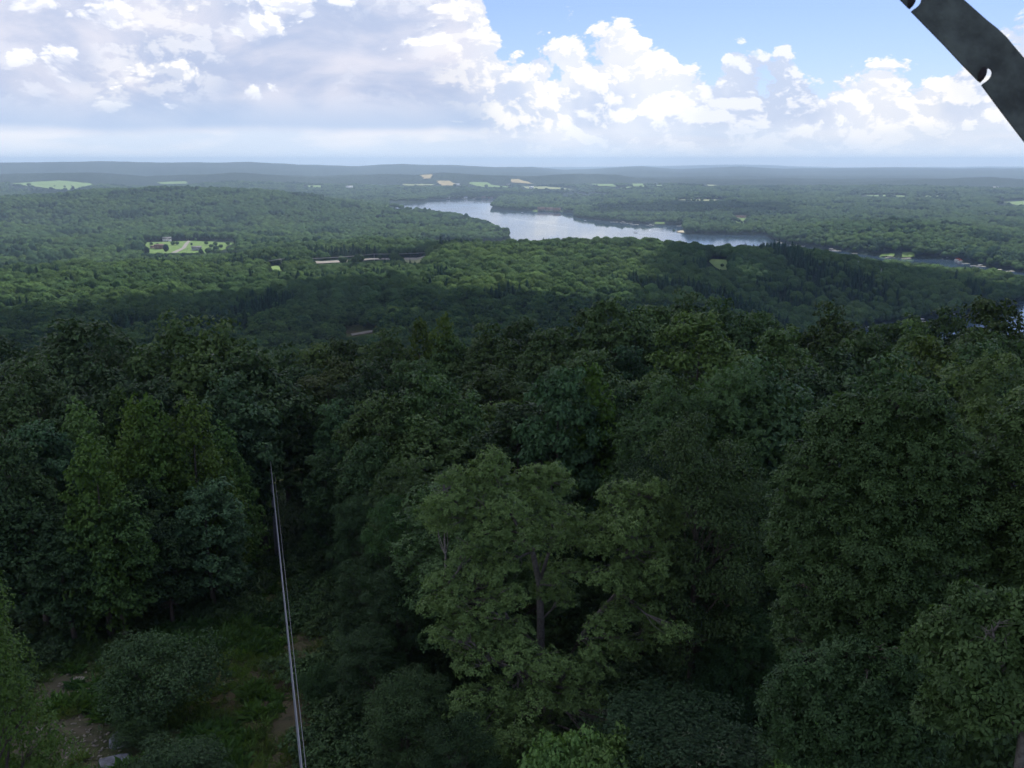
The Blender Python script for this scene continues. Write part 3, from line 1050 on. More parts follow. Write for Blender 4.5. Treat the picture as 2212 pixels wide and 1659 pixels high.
YG = (1.08, 1.12, 0.86)
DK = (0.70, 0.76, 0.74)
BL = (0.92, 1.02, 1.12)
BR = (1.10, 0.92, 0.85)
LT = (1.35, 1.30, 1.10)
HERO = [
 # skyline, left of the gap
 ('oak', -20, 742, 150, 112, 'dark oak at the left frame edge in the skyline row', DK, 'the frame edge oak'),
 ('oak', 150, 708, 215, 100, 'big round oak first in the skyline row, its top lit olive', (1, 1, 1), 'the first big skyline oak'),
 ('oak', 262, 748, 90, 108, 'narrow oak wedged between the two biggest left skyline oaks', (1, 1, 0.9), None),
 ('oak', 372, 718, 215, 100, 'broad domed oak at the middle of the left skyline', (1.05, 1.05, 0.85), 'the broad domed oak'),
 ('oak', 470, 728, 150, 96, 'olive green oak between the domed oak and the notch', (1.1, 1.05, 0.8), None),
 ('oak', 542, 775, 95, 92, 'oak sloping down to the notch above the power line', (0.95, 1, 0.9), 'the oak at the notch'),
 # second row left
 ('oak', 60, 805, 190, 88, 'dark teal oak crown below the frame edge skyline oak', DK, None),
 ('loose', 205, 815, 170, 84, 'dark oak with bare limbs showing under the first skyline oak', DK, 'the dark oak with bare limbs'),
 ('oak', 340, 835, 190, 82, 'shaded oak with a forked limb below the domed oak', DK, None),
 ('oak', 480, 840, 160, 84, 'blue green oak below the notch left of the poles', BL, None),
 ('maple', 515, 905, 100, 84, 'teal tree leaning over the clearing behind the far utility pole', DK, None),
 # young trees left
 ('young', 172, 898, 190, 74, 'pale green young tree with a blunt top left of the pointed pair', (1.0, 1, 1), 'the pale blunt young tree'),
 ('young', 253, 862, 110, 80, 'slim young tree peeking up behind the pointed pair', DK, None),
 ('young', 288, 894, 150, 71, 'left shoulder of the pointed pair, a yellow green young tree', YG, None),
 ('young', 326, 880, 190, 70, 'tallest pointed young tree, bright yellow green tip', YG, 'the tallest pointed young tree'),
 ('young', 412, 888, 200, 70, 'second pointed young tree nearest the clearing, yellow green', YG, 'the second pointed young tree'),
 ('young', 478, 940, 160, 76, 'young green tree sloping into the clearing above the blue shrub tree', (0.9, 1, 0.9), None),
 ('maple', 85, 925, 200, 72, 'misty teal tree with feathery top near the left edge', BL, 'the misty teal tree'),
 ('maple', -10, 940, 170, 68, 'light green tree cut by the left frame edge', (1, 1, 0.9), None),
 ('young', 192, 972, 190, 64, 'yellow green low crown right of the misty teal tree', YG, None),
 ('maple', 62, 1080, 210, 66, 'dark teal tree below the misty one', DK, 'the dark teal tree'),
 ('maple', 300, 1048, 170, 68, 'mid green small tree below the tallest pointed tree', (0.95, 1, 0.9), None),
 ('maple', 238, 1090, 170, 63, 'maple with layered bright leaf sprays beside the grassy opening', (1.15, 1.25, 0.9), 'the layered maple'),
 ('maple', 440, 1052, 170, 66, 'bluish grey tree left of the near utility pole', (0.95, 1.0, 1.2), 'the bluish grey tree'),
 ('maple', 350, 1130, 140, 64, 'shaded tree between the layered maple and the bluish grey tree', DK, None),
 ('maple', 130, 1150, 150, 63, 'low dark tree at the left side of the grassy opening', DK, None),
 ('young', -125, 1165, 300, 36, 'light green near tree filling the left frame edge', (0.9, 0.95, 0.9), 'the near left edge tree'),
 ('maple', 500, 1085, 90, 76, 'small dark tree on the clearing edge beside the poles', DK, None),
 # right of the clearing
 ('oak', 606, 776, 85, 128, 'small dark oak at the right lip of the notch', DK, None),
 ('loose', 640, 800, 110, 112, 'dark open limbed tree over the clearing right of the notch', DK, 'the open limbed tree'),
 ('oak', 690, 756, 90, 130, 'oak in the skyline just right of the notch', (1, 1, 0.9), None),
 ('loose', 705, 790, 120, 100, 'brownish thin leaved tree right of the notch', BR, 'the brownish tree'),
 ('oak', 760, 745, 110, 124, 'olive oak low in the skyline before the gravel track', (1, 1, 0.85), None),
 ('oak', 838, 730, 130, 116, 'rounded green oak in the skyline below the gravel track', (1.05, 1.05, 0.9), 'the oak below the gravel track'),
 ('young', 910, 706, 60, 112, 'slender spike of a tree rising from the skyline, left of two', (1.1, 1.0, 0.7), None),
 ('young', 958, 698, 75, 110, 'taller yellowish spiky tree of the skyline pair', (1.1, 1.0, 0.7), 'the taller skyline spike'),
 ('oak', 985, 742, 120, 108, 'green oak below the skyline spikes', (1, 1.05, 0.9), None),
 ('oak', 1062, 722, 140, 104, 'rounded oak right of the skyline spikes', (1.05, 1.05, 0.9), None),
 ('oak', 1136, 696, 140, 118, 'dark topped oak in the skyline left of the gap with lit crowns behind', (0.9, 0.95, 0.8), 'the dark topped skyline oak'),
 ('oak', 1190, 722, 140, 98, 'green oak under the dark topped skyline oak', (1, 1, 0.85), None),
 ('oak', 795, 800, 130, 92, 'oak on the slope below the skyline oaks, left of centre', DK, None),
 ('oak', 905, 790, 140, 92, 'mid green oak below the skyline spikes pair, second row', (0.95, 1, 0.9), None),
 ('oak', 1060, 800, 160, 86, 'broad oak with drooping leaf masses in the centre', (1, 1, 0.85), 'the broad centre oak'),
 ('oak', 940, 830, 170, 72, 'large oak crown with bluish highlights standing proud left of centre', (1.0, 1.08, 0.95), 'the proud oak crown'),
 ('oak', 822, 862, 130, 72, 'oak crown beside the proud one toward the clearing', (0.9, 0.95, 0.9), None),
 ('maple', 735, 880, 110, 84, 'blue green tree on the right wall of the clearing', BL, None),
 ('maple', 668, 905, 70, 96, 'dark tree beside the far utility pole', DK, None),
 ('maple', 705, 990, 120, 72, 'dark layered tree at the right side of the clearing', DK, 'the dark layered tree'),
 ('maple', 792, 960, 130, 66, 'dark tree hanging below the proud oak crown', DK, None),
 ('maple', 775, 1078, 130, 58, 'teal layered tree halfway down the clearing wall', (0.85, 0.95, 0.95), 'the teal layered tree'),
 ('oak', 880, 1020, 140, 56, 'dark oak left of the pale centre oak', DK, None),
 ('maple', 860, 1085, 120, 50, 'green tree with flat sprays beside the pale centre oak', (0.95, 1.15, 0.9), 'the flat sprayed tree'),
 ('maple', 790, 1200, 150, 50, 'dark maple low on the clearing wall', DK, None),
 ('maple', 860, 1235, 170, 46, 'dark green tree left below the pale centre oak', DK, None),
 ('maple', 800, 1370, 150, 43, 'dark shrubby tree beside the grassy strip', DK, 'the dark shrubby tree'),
 ('maple', 880, 1470, 190, 36, 'near olive tree at the bottom left of the pale centre oak', (0.9, 0.88, 0.8), None),
 ('maple', 990, 1560, 170, 32, 'dim near tree at the bottom edge left of the vine covered bush', DK, None),
 # right
 ('loose', 1346, 660, 130, 100, 'irregular dark oak poking highest into the valley view, right of centre', (0.85, 0.85, 0.72), 'the irregular dark oak'),
 ('loose', 1277, 685, 60, 104, 'thin lobe of a dark oak left of the irregular one', (0.85, 0.85, 0.72), None),
 ('loose', 1408, 672, 90, 108, 'olive oak between the irregular oak and the twin tops', (1, 0.98, 0.8), None),
 ('oak', 1480, 656, 130, 112, 'twin topped oak in the skyline right of centre', (1.0, 1.0, 0.85), 'the twin topped oak'),
 ('oak', 1566, 668, 85, 108, 'dark oak right of the twin topped one in the skyline', DK, None),
 ('oak', 1605, 685, 90, 112, 'small rounded oak between skyline oaks, right of the twin tops', (0.9, 1, 0.9), None),
 ('oak', 1520, 692, 205, 84, 'largest rounded oak in the second row, yellow green top', (1.1, 1.12, 0.85), 'the largest rounded oak'),
 ('maple', 1362, 757, 100, 90, 'dark round ball shaped tree below the irregular oak', (0.62, 0.75, 0.82), 'the dark ball shaped tree'),
 ('oak', 1290, 770, 110, 84, 'olive oak with loose sprays left of the ball shaped tree', (0.95, 0.95, 0.8), None),
 ('maple', 1215, 815, 185, 62, 'feathery teal maple in the middle of the slope', (0.9, 1.05, 1.1), 'the feathery teal maple'),
 ('young', 1280, 808, 90, 64, 'bright green sapling crown in front of the ball shaped tree', (1.1, 1.25, 0.8), 'the bright green sapling'),
 ('oak', 1330, 860, 80, 66, 'dark oak in the hollow behind the arched oak', DK, None),
 ('oak', 1450, 848, 180, 58, 'arched oak crown in the centre right with silvery highlights', (1.0, 1.1, 0.95), 'the arched oak'),
 ('oak', 1590, 803, 190, 60, 'tall oak crown with silvery leaf edges right of the arched oak', (1.0, 1.08, 0.95), 'the silvery oak'),
 ('oak', 1665, 812, 110, 62, 'bluish oak behind the big near oak', BL, None),
 ('maple', 1525, 925, 215, 43, 'tall feathery yellowish tree with upright shoots, right of the pale centre oak', (1.15, 1.05, 0.85), 'the feathery yellowish tree'),
 ('maple', 1400, 985, 110, 50, 'dark tree in the gap behind the pale centre oak', DK, None),
 ('maple', 1603, 1305, 170, 42.5, 'dim green bushy tree between the pale oak and the big near oak', (0.9, 1.05, 0.9), None),
 ('oak', 1662, 690, 100, 118, 'green oak in the skyline left of the water gap', (0.95, 1, 0.85), None),
 ('oak', 1712, 722, 170, 92, 'wide green oak below the skyline, above the big near oak', (1.05, 1.08, 0.9), 'the wide green oak'),
 ('oak', 1800, 680, 130, 116, 'domed olive oak left of the water gap in the skyline', (1.0, 1.0, 0.8), 'the domed olive oak'),
 ('oak', 1872, 735, 120, 96, 'oak just under the small water gap', (0.95, 1, 0.85), None),
 ('loose', 1952, 688, 60, 128, 'slim oak top right of the water gap', (0.9, 1, 0.9), None),
 ('oak', 1985, 715, 110, 118, 'low oak in the skyline before the inlet', (0.95, 1, 0.9), None),
 ('oak', 2050, 684, 75, 124, 'dark oak top against the inlet water', DK, 'the dark oak against the inlet'),
 ('oak', 2180, 664, 130, 108, 'dark oak at the right frame edge beside the inlet', DK, 'the frame edge dark oak'),
 ('oak', 2110, 722, 130, 98, 'green oak just below the inlet water', (1, 1.02, 0.85), None),
 ('loose', 1790, 775, 140, 76, 'shaded oak with a pale bare branch above the big near oak', DK, None),
 ('loose', 2005, 752, 130, 78, 'yellowish narrow oak rising above the big near oak', (1.2, 1.12, 0.75), 'the yellowish narrow oak'),
 ('oak', 1930, 800, 120, 66, 'green oak between the yellowish one and the big near oak', (0.9, 1, 0.9), None),
 ('oak', 2130, 775, 150, 74, 'dark green oak right of the yellowish narrow oak', DK, None),
 ('oak', 2215, 760, 100, 80, 'oak cut by the right frame edge under the dark skyline oak', (0.9, 1, 0.85), None),
 ('loose', 2185, 812, 110, 50, 'grey green tree at the right edge above the near oaks', (1, 0.95, 0.9), None),
]
for row in HERO:
    hero(*row)

# the pale oak in the centre and the two big near oaks on the right get crowns of their own
def custom_oak(name, label, lobes_px, r, base_px, color, n, leaf=(0.22, 0.11), mat='leaf_oak', limbs=None, bark='bark_grey', short=None, wr=0.32):
    gx, gy, _ = place_at(base_px[0], base_px[1], r)
    g = gz(gx, gy) - 0.2
    L = []
    for (px, py, rp, dr) in lobes_px:
        rr = r + dr
        x, y, z = place_at(px, py, rr)
        L.append((x - gx, y - gy, z - g, rp / FOC * math.hypot(rr, CAM_Z - z)))
    L = np.array(L)
    V, F, t = crown_leaves(L, n, leaf[0], leaf[1], 0.8, 30, core=0.10, up=0.38, spray=5)
    e = empty(name, (gx, gy, g))
    tag(e, label, 'tree')
    c = obj('crown', mesh_from('crown', V, F, M[mat], t), e); c.color = (*color, 1)
    H = L[:, 2].max()
    mb = MB()
    for path, r0, r1 in limbs:
        P = []
        for (px, py, dr) in path:
            x, y, z = place_at(px, py, r + dr); P.append((x - gx, y - gy, z - g))
        P = np.array(P)
        if P[0, 2] < 4: P[0, 2] = -0.4
        mb.tube(P, np.linspace(r0, r1, len(P)), 9)
    for l in L:      # small branches from the nearest limb point
        best = None
        for path, r0, r1 in limbs:
            for (px, py, dr) in path[1:]:
                x, y, z = place_at(px, py, r + dr); q = np.array((x - gx, y - gy, z - g))
                if q[2] < l[2] + 0.5:
                    d = np.linalg.norm(q - l[:3])
                    if best is None or d < best[0]: best = (d, q)
        if best is None: continue
        q = best[1]; end = l[:3] + [0, 0, 0.2 * l[3]]
        mid = (q + end) / 2 + rng.normal(size=3) * 0.15
        mb.tube([q, mid, end], [0.07, 0.045, 0.02], 5, cap=False)
        for _ in range(4):
            e2 = l[:3] + rand_dirs(1, -0.2)[0] * l[3]
            mb.tube([mid, (mid + e2) / 2 + rng.normal(size=3) * 0.08, e2], [0.03, 0.02, 0.008], 4, cap=False)
    mb.build('trunk', M[bark], e, smooth=True)
    TREES.append((gx, gy, 4.5))
    landmarks.append((base_px[0], lobes_px[0][1], r, short or label))
    return e


pale_lobes = [(1062, 985, 26, 0), (1085, 1005, 26, 0.5), (1045, 1015, 30, -.5), (990, 1028, 26, 0), (960, 1032, 20, 0), (1010, 1055, 40, 0), (960, 1085, 38, -1), (930, 1110, 28, -1),
              (1070, 1050, 42, 0), (1120, 1040, 30, 1), (1160, 1030, 32, 1), (1195, 1020, 30, 1), (1210, 1050, 28, 1), (1150, 1070, 36, 0), (1100, 1100, 40, -1.5), (1040, 1100, 34, -1), (990, 1125, 34, -1),
              (940, 1130, 24, -.5), (1180, 1100, 38, 0), (1230, 1120, 34, 0), (1060, 1150, 38, -2), (1120, 1160, 40, -2), (1180, 1170, 36, -1), (1240, 1170, 34, 0),
              (1320, 1070, 30, 1.5), (1360, 1065, 32, 2), (1400, 1080, 36, 2), (1440, 1090, 34, 2), (1340, 1110, 38, 1), (1395, 1125, 40, 1), (1450, 1130, 34, 2), (1300, 1130, 32, 1),
              (1290, 1180, 34, 0), (1350, 1180, 40, 0), (1410, 1190, 40, 1), (1460, 1195, 30, 2), (1010, 1200, 34, -2), (960, 1260, 36, -2), (990, 1290, 40, -2.5), (940, 1310, 30, -2), (1040, 1250, 38, -2.5),
              (1090, 1220, 34, -2), (1060, 1310, 36, -3), (1000, 1350, 36, -3), (950, 1370, 28, -3), (1110, 1290, 30, -3), (1230, 1240, 36, -1), (1300, 1250, 38, -1), (1370, 1250, 42, 0), (1430, 1260, 36, 1),
              (1400, 1320, 38, 0), (1340, 1330, 36, -1), (1290, 1360, 34, -2), (1420, 1370, 30, 0), (1360, 1400, 34, -1), (1060, 1400, 40, -3.5), (1120, 1420, 42, -4), (1020, 1440, 36, -4), (1180, 1440, 40, -4),
              (1240, 1450, 40, -3.5), (1290, 1440, 32, -3), (1080, 1500, 44, -4.5), (1010, 1520, 40, -5), (1150, 1520, 40, -5), (1230, 1510, 38, -4), (1280, 1510, 30, -4), (1110, 1580, 46, -6), (1020, 1600, 42, -6)]
_gaps = [(1100, 960, 30), (1250, 1045, 42), (880, 1220, 60), (1480, 1280, 40), (1330, 1480, 60), (1270, 1090, 22), (1045, 1180, 22), (1000, 1185, 20), (1195, 1345, 24), (1300, 1300, 18), (900, 1420, 50), (880, 1050, 30), (1500, 1450, 60)]
random.seed(5)
while len(pale_lobes) < 112:
    _x, _y, _r = random.uniform(915, 1480), random.uniform(1050, 1640), random.uniform(20, 32)
    if any(math.hypot(_x - g[0], _y - g[1]) < g[2] + _r for g in _gaps): continue
    if abs(_x - 1186) > 330 - max(0, _y - 1350) * 0.55: continue
    if min(math.hypot(_x - l[0], _y - l[1]) - 0.35 * (l[2] + _r) for l in pale_lobes) < 0: continue
    pale_lobes.append((_x, _y, _r, random.uniform(-1.5, 2.5) - max(0, _y - 1200) * 0.01))
custom_oak('oak_tree', 'pale leaved oak standing alone in front centre, trunk forking in two', pale_lobes, 40, (1190, 1590), (1.32, 1.28, 1.22), 110000, leaf=(0.15, 0.075),
           limbs=[([(1190, 1640, 0), (1186, 1560, 0), (1180, 1500, 0), (1168, 1420, 0), (1168, 1340, 0), (1165, 1260, 0), (1150, 1190, 0), (1110, 1120, 0), (1075, 1050, 0), (1064, 990, 0)], 0.30, 0.05),
                  ([(1180, 1500, 0), (1215, 1440, 0), (1255, 1380, 0), (1290, 1330, .5), (1335, 1280, 1), (1365, 1200, 1), (1390, 1130, 2), (1420, 1080, 2)], 0.22, 0.05),
                  ([(1150, 1190, 0), (1080, 1150, -.5), (1010, 1110, -.5), (960, 1060, -.5)], 0.10, 0.03),
                  ([(1165, 1260, 0), (1190, 1180, .5), (1195, 1100, 1), (1190, 1040, 1)], 0.10, 0.03),
                  ([(1168, 1400, 0), (1100, 1340, -1.5), (1020, 1300, -2), (960, 1270, -2)], 0.09, 0.03),
                  ([(1180, 1480, 0), (1120, 1450, -2), (1060, 1430, -3.5)], 0.08, 0.03)], short='the pale centre oak')


def blob_lobes(x0, x1, y0, y1, n, rmin, rmax, top=None, depth=3.0, base_r=0):
    """lobes filling a dome in the given part of the view"""
    out = []
    tries = 0
    while len(out) < n and tries < 5000:
        tries += 1
        px = random.uniform(x0, x1); py = random.uniform(y0, y1)
        u = (px - x0) / (x1 - x0) * 2 - 1
        lim = y0 + (1 - math.sqrt(max(0, 1 - u * u))) * (y1 - y0) * 0.35
        if top: lim += float(np.interp(px, *zip(*top)))
        if py < lim + rmin: continue
        r = random.uniform(rmin, rmax)
        if any((px - o[0]) ** 2 + (py - o[1]) ** 2 < (0.55 * (r + o[2])) ** 2 for o in out): continue
        v = (py - y0) / (y1 - y0)
        dr = base_r - depth * math.sqrt(max(0, 1 - u * u)) * (0.2 + 0.8 * math.sin(min(1, v * 1.3) * math.pi / 2)) + random.uniform(-0.4, 0.4)
        out.append((px, py, r, dr))
    return out


big_lobes = blob_lobes(1690, 2150, 835, 1420, 150, 20, 44, top=[(1690, 40), (1850, 0), (1920, 25), (1990, -15), (2080, 30), (2150, 60)])
custom_oak('oak_tree', 'big near oak right of centre with fine hanging leaf sprays', big_lobes, 31, (1930, 1600), (0.98, 1.0, 0.86), 120000, leaf=(0.16, 0.075),
           limbs=[([(1930, 1650, 0), (1925, 1500, 0), (1920, 1350, -.5), (1915, 1200, -1), (1910, 1050, -1), (1900, 920, 0)], 0.30, 0.05),
                  ([(1925, 1450, 0), (1860, 1330, -1), (1800, 1200, -1), (1770, 1050, -1)], 0.16, 0.04),
                  ([(1920, 1400, 0), (1990, 1280, -1), (2040, 1120, -1), (2050, 950, 0)], 0.16, 0.04)], bark='bark', short='the big near oak')
edge_lobes = blob_lobes(2130, 2420, 850, 1330, 60, 28, 48)
custom_oak('oak_tree', 'near oak cut by the right frame edge beside the big near oak', edge_lobes, 32, (2280, 1600), (1.0, 1.0, 0.82), 50000, leaf=(0.16, 0.075),
           limbs=[([(2280, 1700, 0), (2280, 1400, 0), (2270, 1150, -.5), (2260, 950, 0)], 0.25, 0.05)], bark='bark', short='the near edge oak')
low_lobes = blob_lobes(2020, 2320, 1255, 1560, 40, 24, 44, depth=1.5)
custom_oak('oak_tree', 'low oak boughs with large leaves around the bare dead tree, lower right', low_lobes, 22, (2240, 1750), (0.95, 0.95, 0.80), 30000, leaf=(0.17, 0.08),
           limbs=[([(2300, 1800, 0), (2290, 1600, 0), (2240, 1450, 0), (2150, 1350, 0)], 0.12, 0.03)], bark='bark', short='the low oak boughs')
under_lobes = blob_lobes(1690, 2010, 1380, 1640, 42, 26, 46, depth=1.5)
custom_oak('oak_tree', 'shaded lower oak boughs beneath the big near oak', under_lobes, 25, (1860, 1800), (0.78, 0.86, 0.84), 34000, leaf=(0.16, 0.075),
           limbs=[([(1860, 1850, 0), (1850, 1650, 0), (1830, 1500, 0), (1800, 1430, 0)], 0.12, 0.03)], bark='bark', short='the shaded lower boughs')

# more trees of the near slope behind and between the listed ones
def fill_trees():
    pts = []
    for r in np.arange(34, NEAR_LIMIT, 6.3):
        dth = 6.8 / r
        off = random.random() * dth
        th = -0.60 + off
        while th < 0.60:
            rr = r + random.uniform(-1.8, 1.8); a = th + random.uniform(-0.25, 0.25) * dth
            pts.append((rr * math.sin(a), rr * math.cos(a)))
            th += dth
    pts = np.array(pts)
    sd = poly_sd(CLEAR, pts[:, 0], pts[:, 1])
    out = []
    for (x, y), s in zip(pts, sd):
        r = math.hypot(x, y)
        if s < 4.2 + 0.006 * r: continue
        if any((x - t[0]) ** 2 + (y - t[1]) ** 2 < (0.62 * (t[2] + 3.4)) ** 2 for t in TREES): continue
        out.append((x, y))
        TREES.append((x, y, 3.4))
    return out


HERO_PX = [(row[1], row[2], row[4], row[3]) for row in HERO]
used_labels = set(r[5] for r in HERO)
tones = [('dark green', DK), ('mid green', (0.95, 1, 0.92)), ('olive green', (1.05, 1.02, 0.8)), ('blue green', BL)]
FILL_COUNT = 0
for (x, y) in fill_trees():
    r = math.hypot(x, y)
    z = gz(x, y)
    h = random.uniform(9.5, 13.5) if r < 70 else random.uniform(11, 15.5)
    # stay under the sight lines to the listed tree tops and the skyline they make
    a = math.atan2(x, y)
    fx, fy = project(x, y, z + h)
    lim = -1e9
    for (hx, hy, hr, hw) in HERO_PX:
        if abs(hx - fx) < hw * 0.55 + 30 and hr > r - 6:
            lim = max(lim, hy + (70 if hr > r + 4 else 25) + (10 if abs(hx - fx) < hw * 0.4 else -5))
    if lim < -1e8:
        skyx = [0, 500, 560, 620, 900, 1300, 1700, 1880, 2000, 2212]
        lim = float(np.interp(fx, skyx, [760, 760, 830, 800, 745, 700, 715, 745, 725, 690])) + 15
    # pale oak and near oaks must not be covered either
    if 900 < fx < 1500 and r < 39: lim = max(lim, 1560)
    if 1680 < fx < 2212 and r < 30: lim = max(lim, 1600)
    if fx < 720 and r < 60: lim = max(lim, 1080)
    if fy < lim:
        zz = CAM_Z - r * float(tandip(fx, lim))
        h = zz - z
    if h < 5.0: continue
    if fx < -60 or fx > 2272: continue
    kind = random.choices(['oak', 'maple', 'loose', 'young'], [6, 3, 1.5, 0.8])[0]
    tn, col = random.choice(tones)
    # words for the place: the nearest listed tree
    best = sorted(landmarks, key=lambda l: abs(l[0] - fx) * r / 1900 + abs(l[2] - r) * 0.8)
    lab = None
    noun = {'oak': 'oak', 'loose': 'loose crowned oak', 'maple': 'maple', 'young': 'young tree'}[kind]
    for l in best[:4]:
        sh = l[3]
        if not sh.startswith('the '): continue
        rel = ('behind' if r > l[2] + 5 else 'in front of' if r < l[2] - 5 else ('just left of' if fx < l[0] else 'just right of'))
        for t_ in (tn,):
            cand = f'{t_} {noun} {rel} {sh}'
            if cand not in used_labels and len(cand.split()) <= 16:
                lab = cand; break
        if lab: break
    grp = None
    if lab is None:
        the = [l[3] for l in best if l[3].startswith('the ')][:6]
        for i1 in range(len(the)):
            for i2 in range(i1 + 1, len(the)):
                cand = f'{tn} {noun} between {the[i1]} and {the[i2]}'
                if lab is None and cand not in used_labels and len(cand.split()) <= 16: lab = cand
    if lab is None:
        side = 'left of the clearing' if fx < 580 else 'right of the clearing' if fx < 1106 else 'on the right half of the slope'
        lab = f'{tn} {noun} crown filling the canopy {side}'
        grp = 'crowns filling in the close canopy ' + side
    used_labels.add(lab)
    plant(kind, x, y, z + h, random.uniform(3.2, 4.6), lab, col, grp)
    FILL_COUNT += 1
print('individual trees', len(HERO) + 5 + FILL_COUNT)

# ------------------------------------------------------------------ forest beyond (one mass, instanced)
protos = bpy.data.collections.new('forest_prototypes')
def add_proto(name, meshes):
    """join crown and trunk data into one prototype object"""
    o = bpy.data.objects.new(name, meshes)
    protos.objects.link(o)


def far_crown(name, H, R, n, size, mat, kind='oak'):
    if kind == 'pine':
        tiers = 9; lobes = []
        for i in range(tiers):
            z = H * (0.2 + 0.78 * i / tiers); rr = R * (1 - i / tiers) ** 0.8
            for j in range(max(2, int(6 * (1 - i / tiers)))):
                a = rng.uniform(0, 6.28); q = rr * rng.uniform(0.4, 0.8)
                lobes.append((q * math.cos(a), q * math.sin(a), z, max(rr * 0.45, 0.35)))
        lobes = np.array(lobes)
        V, F, t = crown_leaves(lobes, n, size, size * 0.5, 0.45, 5, up=0.4)
    else:
        lobes = make_lobes(R, H * 0.64, H * 0.36, 34, 0.24, 0.40)
        V, F, t = crown_leaves(lobes, n, size, size * 0.75, 0.75, 8, up=0.75)
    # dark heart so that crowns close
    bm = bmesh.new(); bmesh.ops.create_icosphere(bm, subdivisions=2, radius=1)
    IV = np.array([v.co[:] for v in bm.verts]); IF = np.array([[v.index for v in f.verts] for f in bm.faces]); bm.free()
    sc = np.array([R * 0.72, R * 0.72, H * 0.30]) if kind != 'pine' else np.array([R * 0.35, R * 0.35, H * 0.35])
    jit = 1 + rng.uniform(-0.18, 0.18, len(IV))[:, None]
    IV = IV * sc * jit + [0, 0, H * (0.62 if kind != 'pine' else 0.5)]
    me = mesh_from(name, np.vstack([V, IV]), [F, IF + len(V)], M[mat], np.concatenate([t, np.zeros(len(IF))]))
    add_proto(name, me)


def lumpy_crown(name, H, R, sub, nq, size):
    bm = bmesh.new(); bmesh.ops.create_icosphere(bm, subdivisions=sub, radius=1)
    IV = np.array([v.co[:] for v in bm.verts]); IF = np.array([[v.index for v in f.verts] for f in bm.faces]); bm.free()
    o = rng.uniform(0, 50, 3)
    n = np.abs(vnoise(IV[:, 0] * 1.9 + o[0] + IV[:, 2], IV[:, 1] * 1.9 + o[1] - IV[:, 2] * 1.3, 3)) * 0.55 + np.abs(vnoise(IV[:, 0] * 4.5 + o[1], IV[:, 1] * 4.5 + o[2] + IV[:, 2] * 4, 5)) * 0.5
    IV2 = IV * (0.78 + n + rng.uniform(-0.05, 0.05, len(IV)))[:, None] * [R, R, H * 0.33] + [0, 0, H * 0.62]
    k = rng.integers(0, len(IV), nq)
    P = IV2[k] + rng.normal(size=(nq, 3)) * 0.25
    V, F = leaf_quads(P, IV[k] + rng.normal(size=(nq, 3)) * 0.5 + [0, 0, 0.3], size, size * 0.7)
    tf = (IV2[IF].mean(1)[:, 2] - H * 0.3) / (H * 0.7)
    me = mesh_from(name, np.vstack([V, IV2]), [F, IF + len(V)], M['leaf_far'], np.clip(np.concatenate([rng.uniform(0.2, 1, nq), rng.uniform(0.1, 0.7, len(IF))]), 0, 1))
    add_proto(name, me)


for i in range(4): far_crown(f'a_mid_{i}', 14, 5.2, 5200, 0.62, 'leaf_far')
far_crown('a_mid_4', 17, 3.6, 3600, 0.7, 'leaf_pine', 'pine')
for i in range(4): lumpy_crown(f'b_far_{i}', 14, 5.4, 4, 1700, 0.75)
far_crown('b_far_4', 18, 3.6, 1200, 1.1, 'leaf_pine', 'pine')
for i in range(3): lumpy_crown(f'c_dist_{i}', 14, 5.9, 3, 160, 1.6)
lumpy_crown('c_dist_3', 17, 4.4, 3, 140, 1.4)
protos.objects['c_dist_3'].data.materials.clear(); protos.objects['c_dist_3'].data.materials.append(M['leaf_pine'])


